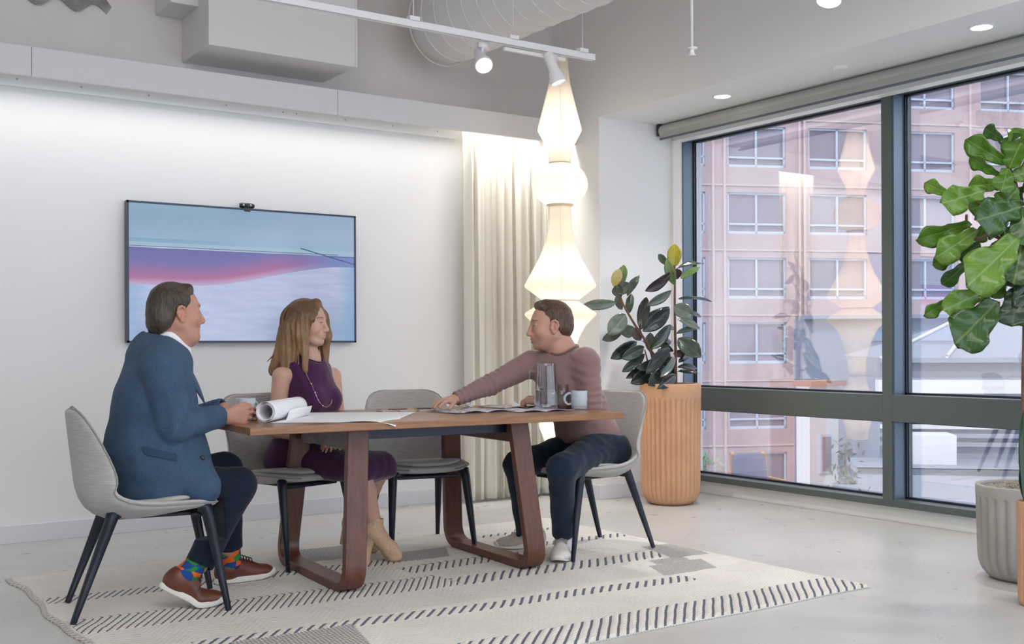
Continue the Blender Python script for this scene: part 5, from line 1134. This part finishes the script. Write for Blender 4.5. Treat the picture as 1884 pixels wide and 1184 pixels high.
for off in (.0, ):   # lapel, pocket flap, button and cuff buttons
    P0 = nb+rt*.066+fw*.055+V3(0, 0, -.045); G = []
    for u in np.linspace(0, 1, 14):
        p = (1-u)**2*P0+2*u*(1-u)*(P0+fw*.075+V3(0, 0, -.06)+rt*.01)+u*u*(nb+fw*.175+V3(0, 0, -.255)+rt*.035); w = .055*math.sin(PI*min(1, u*.9+.12))**.8
        G.append([p, p+(rt*.7-fw*.35-V3(0, 0, .12))*w*.5+rt*.012, p+(rt*.9-fw*.6-V3(0, 0, .2))*w+rt*.008])
    o = MB().grid(G).build('lapel', m_bz, bz, world=True, sub=1); q = o.modifiers.new('s', 'SOLIDIFY'); q.thickness = .006
G = []
for u in np.linspace(0, 1, 30):   # collar of the blazer around the back of the neck
    a = PI*(.22+1.56*u); r = V3(.079*math.cos(a), .078*math.sin(a), 0); r = r*1.12; p = nb+fw*(r[0]+.016)-rt*r[1]+V3(0, 0, -.022-.05*max(0, math.cos(a))+.038*max(0, -math.cos(a))); out = unit(fw*r[0]-rt*r[1]); G.append([p+V3(0, 0, .022)-out*.004, p+V3(0, 0, .026)+out*.004, p+out*.014-V3(0, 0, .012), p+out*.022-V3(0, 0, .04)])
o = MB().grid(G).build('blazer_collar', m_bz, bz, world=True, sub=1); q = o.modifiers.new('s', 'SOLIDIFY'); q.thickness = .006
def project(F_, px, py, D0, back=.3):
    d = ray(px, py); ts = np.linspace(D0-back, D0+back, 400); P = CAM+ts[:, None]*d; v = np.full(len(ts), .05)
    for fn, l, u, k, op in F_.p:
        w = fn(P)
        if op == '+': h_ = np.clip(.5+.5*(v-w)/k, 0, 1); v = v*(1-h_)+w*h_-k*h_*(1-h_)
    i = np.argmax(v < 0); return P[i] if v[i] < 0 else A(px, py, D0)
G = [[project(F, x, y, 4.5)-_f*.007 for x, y in zip(np.linspace(a[0], b[0], 8), np.linspace(a[1], b[1], 8))] for a, b in (((262, 820), (326, 834)), ((264, 826), (327, 840)), ((268, 835), (327, 847)))]
MB().grid(G).build('pocket_flap', m_bz2, bz, world=True)
p = project(F, 372, 842, 4.5); l = MB().lathe([(.0001, .004), (.008, .004), (.010, .002), (.010, 0)], 14); qm = np.array(Vector(CAM-p).to_track_quat('Z', 'Y').to_matrix()); l.V = [tuple(qm@np.array(v)+p+unit(CAM-p)*.004) for v in l.V]; l.build('button', m_navy, bz, world=True)
# trousers, socks, shoes
m_tz = cloth('navy_trousers', (.006, .010, .024), (.010, .016, .032), 200, .85, .1)
F = Fld(); F.cap(A(280, 893, 4.585), T[3]+fw*.05, .15, .14, .05, '+', rt, 1.2)
for h_, k_, a_ in ((hR, kR, aR), (hL, kL, aL)):
    F.cap(h_, k_, .098, .074, .03); F.cap(k_, a_, .073, .060, .03); d = unit(a_-k_); F.cut(a_, d, .075); F.cap(a_-d*.035, a_+d*.06, .047, .049, .002, '-')
F.keep(lambda P: .462+RUG-P[..., 2], A(280, 893, 4.58)-.3, V3(*(A(280, 893, 4.58)[:2]+[.38, .3]), .47), .01) if False else None
F.keep(lambda P: .455-P[..., 2], (1.0, 4.2, .30), (1.59, 5.1, .47), .01)
sdf_obj('trousers', F, .0065, m_tz, man1, 1, folds(11, .004, 24))
def sockmat():
    m, nt, b = new('patterned_sock'); v = nt.nodes.new('ShaderNodeTexVoronoi'); nt.links.new(coords(nt, 'Object', (1, 1, 1.7)), v.inputs['Vector']); v.inputs['Scale'].default_value = 26
    s = nt.nodes.new('ShaderNodeSeparateColor'); nt.links.new(v.outputs['Color'], s.inputs[0]); r = N(nt, s.outputs[0])
    c = mixc(nt, r.gt(.3), (.02, .22, .04), (.75, .12, .01)); c = mixc(nt, r.gt(.58), N(nt, c), (.01, .06, .25)); c = mixc(nt, r.gt(.8), N(nt, c), (.03, .02, .10)); nt.links.new(c, b.inputs['Base Color']); b.inputs['Roughness'].default_value = .9; return m
m_sock = sockmat()
m_bl_ = mat('brown_leather', (.105, .030, .018), .4, c2=(.15, .048, .028), ns=14, bs=160, bd=.0006, bst=.3); m_ws = mat('white_rubber_sole', (.74, .72, .68), .6); m_lc = mat('dark_brown_lace', (.05, .02, .015), .7)
tR = AZ(414, 1110, RUG+.002); hd_ = unit(V3(.98, -.16, 0)); shoe(man1, tR-hd_*.29, tR, (0, 0, 1), .52, m_bl_, m_ws, lace=m_lc)
tL = AZ(503, 1058, RUG+.002); hd2 = unit(V3(.985, .10, 0)); shoe(man1, tL-hd2*.29, tL, (0, 0, 1), .0, m_bl_, m_ws, lace=m_lc)
kx = tR-hd_*.29; sR = aR*.0+(kx+hd_*.085+V3(0, 0, .12)); MB().tube(smooth_path([kx+hd_*.115+V3(0, 0, .125), aR*.75+(kx+hd_*.10+V3(0, 0, .15))*.25, aR+unit(kR-aR)*.09], 12), .047, 20).build('sock', m_sock, man1, world=True)
kx = tL-hd2*.29; MB().tube(smooth_path([kx+hd2*.075+V3(0, 0, .07), kx*.5+hd2*.04+aL*.5+V3(0, 0, .05), aL+unit(kL-aL)*.09], 10), .047, 20).build('sock', m_sock, man1, world=True)
# ---------------------------------------------------------------- woman in the purple dress
fw = unit(V3(.42, -.91, 0)); rt = V3(fw[1], -fw[0], 0)
H = Head(A(566, 597, 5.66), V3(.64, -.77, -.03), (0, 0, 1), .935)
SR, ER, WR = A(518, 692, 5.56), A(507, 790, 5.56), A(572, 806, 5.42)
SL, EL, WL = A(611, 692, 5.80), A(622, 775, 5.72), A(622, 806, 5.50)
T = [A(567, 694, 5.68), A(571, 735, 5.64), A(558, 785, 5.67), A(545, 842, 5.67)]
hR, kR, aR = A(535, 843, 5.58), A(662, 862, 5.36), A(690, 968, 5.43)
hL, kL, aL = A(555, 843, 5.76), A(702, 858, 5.52), A(650, 955, 5.66)
F = Fld(); H.build(F, jaw=.9, nose=.95, female=True)
nb = A(570, 662, 5.675); F.cap(H(-.018, 0, -.04), nb, .043, .048, .025); F.cap(nb, T[0], .05, .07, .04)
F.cap((SR+T[0])/2+V3(0, 0, .012), SR, .058, .042, .04); F.cap((SL+T[0])/2+V3(0, 0, .012), SL, .058, .042, .04)
for a, b, ra, rb, s in ((T[0], T[1], .075, .085, 1.2), (T[1], T[2], .085, .075, 1.15), (T[2], T[3], .075, .115, 1.1)): F.cap(a, b, ra, rb, .03, '+', rt, s)
for a, b, c in ((SR, ER, WR), (SL, EL, WL)): F.cap(a, b, .046, .038, .012); F.cap(b, c, .039, .025, .02)
for a, b, c in ((hR, kR, aR), (hL, kL, aL)): F.cap(a, b, .072, .053, .03); F.cap(b, b*.6+c*.4, .052, .050, .02); F.cap(b*.6+c*.4, c, .050, .033, .02)
hand(F, WR, A(632, 816, 5.32)-WR, V3(0, 0, -1), _f, .9, ((.25, .3, .2),)*4, (.7, .6, .2)); hand(F, WL, A(598, 818, 5.38)-WL, V3(0, 0, -1), -_f, .9, ((.25, .3, .2),)*4, (.7, .6, .2))
tA, tB = AZ(742, 1029, RUG+.002), AZ(700, 1012, RUG+.002)
for a, tt in ((aR, tA), (aL, tB)): F.cap(a, tt*.62+a*.38-V3(0, 0, .025), .034, .030, .02); F.cap(tt*.62+a*.38-V3(0, 0, .025), tt+V3(0, 0, .016)-unit(tt-a)*.02, .030, .013, .02, '+', (0, 0, 1), .7)
F.refine = [(H.O-V3(.16, .16, .14), H.O+V3(.16, .16, .15), .003)]
wom = person('woman with long light brown hair in a sleeveless purple dress behind the table', (T[3][0], T[3][1], RUG), F, .0062, (.58, .36, .275), (.50, .20, .18), H, brow=(.15, .09, .06))
H.eyes(wom, m_iris)
# dress
m_dr = cloth('purple_dress_knit', (.048, .008, .048), (.066, .012, .064), 240, .8, .25)
F = Fld()
for a, b, ra, rb, s in ((T[0]+V3(0, 0, .012), T[1], .104, .116, 1.40), (T[1], T[2], .116, .104, 1.30), (T[2], T[3], .104, .148, 1.20)): F.cap(a, b, ra, rb, .045, '+', rt, s)
for s in (-1, 1): F.ell(T[1]+fw*.072+rt*s*.065+V3(0, 0, .0), (.056, .056, .056), None, .045); F.cap(nb-V3(0, 0, .045)+rt*s*.02, T[0]+rt*s*.105+V3(0, 0, .045), .045, .042, .03)
F.cap(hR, kR, .090, .070, .05); F.cap(hL, kL, .090, .072, .05); F.cap(kR+fw*.0, kR+V3(-.01, 0, -.035), .066, .064, .03); F.cap(kL, kL+V3(.0, 0, -.035), .068, .068, .03); F.cap((hR+hL)/2, (kR+kL)/2, .10, .075, .05)
F.ell(nb+V3(0, 0, .025)+fw*.015, (.062, .062, .075), None, .006, '-')
kd = unit((kR+kL)/2-(hR+hL)/2); F.cut((kR+kL)/2+kd*.05-V3(0, 0, .05), unit(kd*.4-V3(0, 0, 1)), .16, .004)
for S_, sg in ((SR, 1), (SL, -1)): F.cut(S_-rt*sg*.020, rt*sg, .21, .006)
dr_ = sdf_obj('dress', F, .006, m_dr, wom, 2, folds(21, .0035, 26))
neckband(F, nb+V3(0, 0, .025)+fw*.015, (.062, .062, .075), fw, rt, .0035, m_dr, dr_)
# hair: full volume plus locks
m_h2 = hairmat('light_brown_hair', (.070, .032, .016), (.22, .115, .055), (.33, .19, .09))
nt_ = m_h2.node_tree; _, _, z_ = xyz(nt_, coords(nt_, 'Object')); b_ = nt_.nodes['Principled BSDF']; src_ = b_.inputs['Base Color'].links[0].from_socket
g_ = z_.sm(H(0, 0, -.16)[2]-RUG, H(0, 0, .10)[2]-RUG); nt_.links.new(mixc(nt_, g_*.72, N(nt_, mixc(nt_, .35, N(nt_, src_), (.42, .25, .12))), N(nt_, mixc(nt_, .6, N(nt_, src_), (.055, .026, .016)))), b_.inputs['Base Color']); b_.inputs['Roughness'].default_value = .36
hF = Fld(); hF.ell(H(-.022, 0, .048), np.array((.106, .092, .098))*H.k, H.R); hF.ell(H(-.055, 0, -.04), np.array((.075, .092, .12))*H.k, H.R, .04)
for s in (-1, 1):
    f_ = .045 if s > 0 else 0; hF.cap(H(.02+f_*.6, s*.078, .05), H(.015+f_, s*.094, -.06), .034, .030, .03); hF.cap(H(.015+f_, s*.094, -.06), H(.045+f_*.5, s*.105, -.250), .032, .010, .03); hF.cap(H(-.05, s*.085, -.02), H(-.06, s*.10, -.225), .05, .035, .03)
hF.cap(H(-.085, 0, -.04), H(-.105, -.01, -.22), .07, .05, .04); hF.cap(H(-.085, -.05, -.1), H(-.15, -.07, -.25), .06, .035, .04)
hF.cap(H(.045, .02, .118), H(.055, .075, .03), .022, .020, .02); hF.cap(H(.045, .0, .118), H(.055, -.072, .03), .022, .020, .02)
hF.ell(H(.125, 0, .0), np.array((.075, .056, .085))*H.k, H.R, .012, '-'); hF.ell(H(.115, 0, -.10), np.array((.07, .05, .09))*H.k, H.R, .02, '-')
hF.refine = []
def strands(V):
    q = (V-H.O)@H.R; a = np.arctan2(q[:, 1], q[:, 0]+.02*1); k_ = np.clip((.10-q[:, 2])/.10, .15, 1); return k_*(.0032*np.sin(a*30+q[:, 2]*9+1.2*np.sin(q[:, 2]*14))+.0035*np.sin(a*13-q[:, 2]*11))
hw = sdf_obj('hair', hF, .004, m_h2, wom, 1, strands)
lk = MB(); g = np.random.default_rng(5)
for i in range(70):
    s = 1 if i % 2 else -1; x0 = g.uniform(-.11, .02); y0 = s*(.092-.35*max(0, abs(x0+.02)-.06)); end = g.uniform(-.30, -.20); fl_ = g.uniform(-.035, .05)
    P = [H(x0*.6, y0*.35, .128), H(x0, y0*.98, .06), H(x0-.005, y0*1.12, -.04), H(x0-.012+fl_*.3, y0*1.18, -.14), H(x0-.02+fl_+(-.03 if x0 < -.03 else .0), y0*(1.15+.15*g.random()), end)]
    lk.tube(smooth_path(P, 16), np.array([(r_*.0075+.001, r_*.0045+.0008) for r_ in np.sin(np.linspace(.5, 3.05, 16))]), 6)
lk.build('hair_locks', m_h2, wom, world=True)
# necklace
m_gd = mat('necklace_silver', (.62, .50, .48), .25, metal=1)
def onw(px, py): return project(F, px, py, 5.6)-_f*.004
NP = [onw(x, y) for x, y in ((557, 664), (560, 675), (566, 692), (573, 706), (580, 722), (586, 736), (594, 746))]+[onw(x, y) for x, y in ((602, 748), (609, 742), (611, 734))]
MB().tube(smooth_path(NP, 50), .0016, 6).build('necklace', m_gd, wom, world=True)
for q in (NP[3], NP[4], NP[6]): MB().lathe([(.0001, -.006), (.004, -.004), (.005, 0), (.004, .004), (.0001, .006)], 10, q).build('bead', m_gd, wom, world=True)
# peep-toe heeled ankle shoes
m_bg = mat('beige_perforated_suede', (.60, .42, .28), .8, c2=(.50, .34, .22), ns=120, bs=240, bd=.002, bst=.8); m_toe = mat('dark_toenail', (.10, .015, .02), .25)
for a, tt, hz in ((aR, tA, 0), (aL, tB, .055)):
    d = tt-a; d[2] = 0; d = unit(d); hl_ = np.array([*(a-d*.055)[:2], RUG+hz]); S = Fld(); mid = tt*.55+a*.45; mid[2] = RUG+.055; y = np.cross([0, 0, 1], d)
    S.cap(a+V3(0, 0, .03), a-V3(0, 0, .02)-d*.01, .043, .042, .02); S.cap(a-V3(0, 0, .02)-d*.012, mid, .043, .038, .03); S.cap(mid, tt-d*.05+V3(0, 0, .024), .038, .031, .03); S.ell(tt-d*.045+V3(0, 0, .020), (.040, .036, .022), None, .02)
    S.cut(a+V3(0, 0, .045), (0, 0, 1), .09); S.cap(a+V3(0, 0, .02), a+V3(0, 0, .1), .037, .040, .003, '-'); S.cap(tt-d*.022+V3(0, 0, .022), tt+d*.03+V3(0, 0, .020), .017, .02, .004, '-')
    sh = sdf_obj('shoe', S, .0045, m_bg, wom)
    MB().tube([(hl_[0], hl_[1], hl_[2]), tuple(hl_*.5+(a-d*.035)*.5+V3(0, 0, -.02)), tuple(a-d*.028-V3(0, 0, .035))], [.021, .023, .030], 14, sq=.75).build('block_heel', mat('beige_heel', (.50, .34, .22), .55), sh, world=True)
    for k in range(3): MB().lathe([(.0001, .003), (.004, .002), (.005, 0)], 8, tt-d*.012+y*(k-1)*.011+V3(0, 0, .024)).build('toenail', m_toe, sh, world=True)
# ---------------------------------------------------------------- man in the mauve shirt
fw = unit(V3(-.93, -.37, 0)); rt = V3(fw[1], -fw[0], 0)
H = Head(A(1013, 602, 5.84), V3(-.90, .43, -.06), V3(.05, .0, 1), 1.03)
SR, ER, WR = A(978, 668, 5.93), A(904, 706, 5.80), A(838, 734, 5.69)
SL, EL, WL = A(1078, 664, 5.74), A(1087, 741, 5.72), A(1000, 738, 5.82)
T = [A(1034, 684, 5.86), A(1060, 742, 5.86), A(1080, 796, 5.87), A(1092, 824, 5.87)]
hR, kR, aR = A(1065, 826, 5.95), A(953, 854, 5.66), A(969, 971, 5.79)
hL, kL, aL = A(1108, 822, 5.80), A(1034, 862, 5.42), A(1035, 979, 5.57)
F = Fld(); H.build(F, jaw=1.08, nose=.95)
nb = A(1043, 650, 5.865); F.cap(H(-.028, 0, -.03), nb, .057, .062, .03); F.cap(H(.015, 0, -.08), nb+fw*.03, .042, .05, .03)
for a, b, ra, rb, s in ((T[0], T[1], .10, .105, 1.4), (T[1], T[2], .105, .12, 1.2), (T[2], T[3], .12, .12, 1.15)): F.cap(a, b, ra, rb, .04, '+', rt, s)
for a, b, c in ((SR, ER, WR), (SL, EL, WL)): F.cap(a, b, .056, .046, .02); F.cap(b, c, .045, .027, .02)
for a, b, c in ((hR, kR, aR), (hL, kL, aL)): F.cap(a, b, .078, .055, .03); F.cap(b, c, .054, .036, .02)
htip = AZ(792, 752, ztop+.012); hand(F, WR, htip+V3(0, 0, .03)-WR, V3(0, 0, -1), -_f, 1.02, ((.15, .25, .2), (.05, .35, .3), (.1, .4, .3), (.2, .4, .3)), (.75, .5, .25), (.15, .2), .08)
hand(F, WL, A(980, 736, 5.84)-WL, V3(0, 0, -1)+_f*.4, -V3(*_f[:2], 0)*.3+V3(0, 0, 1), 1.0, ((.6, .8, .5),)*4, (.7, .4, .3))
F.refine = [(H.O-V3(.16, .16, .15), H.O+V3(.16, .16, .16), .003), (np.minimum(WR, htip)-.05, np.maximum(WR, htip)+.05, .003)]
def stub(P, V, col):
    w = np.clip((-.03-P[:, 2])/.03, 0, 1)*np.clip((P[:, 0]+.01)/.03, 0, 1)*np.clip((P[:, 2]+.125)/.02, 0, 1)*(np.linalg.norm(V-H.O, axis=1) < .17); w = w[:, None]*.30; return col*(1-w)+np.array((.24, .15, .11))*w
man2 = person('man in a mauve shirt leaning over the table with his right arm stretched out', (T[3][0], T[3][1], RUG), F, .0065, (.56, .32, .24), (.44, .20, .17), H, brow=(.11, .065, .04), extra=stub)
H.eyes(man2, m_iris2)
hF = Fld(); hF.ell(H(-.020, 0, .050), np.array((.099, .081, .093))*H.k, H.R); hF.cap(H(.052, .035, .112), H(.054, -.035, .112), .016, None, .03); hF.cap(H(.02, 0, .122), H(.056, .0, .117), .020, .015, .03); hF.ell(H(-.055, 0, .0), np.array((.064, .076, .07))*H.k, H.R, .03)
def hl2(P):
    q = (P-H.O)@H.R/H.k; x, z = q[..., 0], q[..., 2]
    t = np.interp(x, [-.13, -.085, -.045, -.028, -.018, .002, .012, .026, .034, .052, .064, .08, .10], [-.05, -.055, -.04, -.015, .032, .036, .006, .010, .036, .058, .098, .106, .112]); return (t-z)*.8
hF.keep(hl2, H.O-.2, H.O+.22, .004)
m_h3 = hairmat('brown_short_hair', (.035, .018, .010), (.125, .070, .040), (.17, .105, .06))
sdf_obj('hair', hF, .0035, m_h3, man2, 1, lambda V: .0025*wavy((V-H.O)@H.R, 120, 13, 8, (.25, 1, .6)))
m_mv = cloth('mauve_jersey', (.245, .148, .142), (.29, .18, .172), 320, .75, .25)
F = Fld()
for a, b, ra, rb, s in ((T[0], T[1], .122, .124, 1.32), (T[1], T[2], .124, .140, 1.18), (T[2], T[3]+V3(0, 0, -.005), .140, .145, 1.15)): F.cap(a, b, ra, rb, .04, '+', rt, s)
F.cap(nb-V3(0, 0, .030), SR-V3(0, 0, .012), .070, .062, .05); F.cap(nb-V3(0, 0, .030), SL-V3(0, 0, .014), .070, .064, .05); F.cap(nb-V3(0, 0, .03), T[0], .072, .10, .04)
for a, b, c, r0 in ((SR, ER, WR, .070), (SL, EL, WL, .074)): F.cap(a, b, r0, .054, .025); F.cap(b, c, .054, .037, .02); d = unit(c-b); F.cut(c, d, .06); F.cap(c-d*.02, c+d*.05, .0285, .030, .002, '-')
F.ell(nb+V3(0, 0, .026)+fw*.030, (.080, .076, .084), None, .006, '-'); F.cut(A(1085, 818, 5.87), (-.1, -.2, -1), .26, .006)
def dz2(V):
    d = .0045*(wavy(V, 22, 31, 6)+.6*wavy(V, 50, 34, 6))
    for c_, dr, a_, f_ in ((ER, unit(WR-SR), .0035, 190), (EL, unit(SL-EL), .005, 170), (SR*.7+T[0]*.3, unit(SR-T[2]), .006, 120), (SL*.7+T[1]*.3, unit(SL-T[1]+V3(0, 0, .1)), .006, 120), (T[1]*.7+EL*.3, V3(.5, .2, 1), .003, 100), (WR*.8+ER*.2, unit(WR-ER), .002, 200)):
        r = np.linalg.norm(V-c_, axis=1); d += a_*np.exp(-(r/.09)**2)*np.sin((V-c_)@dr*f_+r*12)
    return d
sh = sdf_obj('shirt', F, .006, m_mv, man2, 2, dz2)
neckband(F, nb+V3(0, 0, .026)+fw*.030, (.080, .076, .084), fw, rt, .006, cloth('mauve_neck_rib', (.18, .105, .10), (.215, .13, .125), 320, .8), sh)
m_jn = cloth('dark_blue_jeans', (.007, .017, .036), (.013, .026, .048), 260, .85, .15)
F = Fld(); F.cap(A(1085, 826, 5.9), A(1112, 826, 5.86), .125, .125, .05, '+', rt, 1.15); F.cap(A(1062, 824, 5.88), A(1100, 820, 5.82), .112, .115, .05)
for h_, k_, a_ in ((hR, kR, aR), (hL, kL, aL)):
    F.cap(h_, k_, .100, .072, .03); d = unit(a_-k_); F.cap(k_, a_+d*.045, .070, .052, .03); F.cut(a_+d*.018, d, .075); F.cap(a_, a_+d*.08, .042, .044, .002, '-')
F.cut(A(1085, 800, 5.87), (.1, .1, 1), .26, .01)
def dz3(V):
    d = .0055*(wavy(V, 26, 41, 6)+.6*wavy(V, 62, 44, 6))
    for k_, h_ in ((kL, hL), (kR, hR)):
        for c_, a_ in ((k_, .003), (h_*.75+k_*.25, .0035)): r = np.linalg.norm(V-c_, axis=1); d += a_*np.exp(-(r/.10)**2)*np.sin((V-c_)@unit(k_-h_)*75+r*40+3*np.sin(V[:, 2]*40))
    return d
sdf_obj('jeans', F, .006, m_jn, man2, 1, dz3)
m_sn = mat('pale_suede_sneaker', (.50, .43, .36), .85, c2=(.44, .37, .31), ns=40, bs=200, bd=.0006, bst=.3); m_sn2 = mat('off_white_sneaker', (.66, .63, .60), .8); m_so = mat('off_white_sole', (.72, .70, .66), .6); m_sl = mat('grey_lace', (.30, .29, .29), .8)
tt = AZ(911, 1009, RUG+.002); d = unit(V3(-.95, .30, 0)); shoe(man2, tt-d*.28, tt, (0, 0, 1), 0, m_sn, m_so, lace=m_sl, L=.28, wide=1.0)
tt = AZ(1026, 1036, RUG+.002); d = unit(V3(-.72, -.69, 0)); shoe(man2, tt-d*.28, tt, (0, 0, 1), 0, m_sn2, m_so, lace=m_sl, L=.28, wide=1.1)
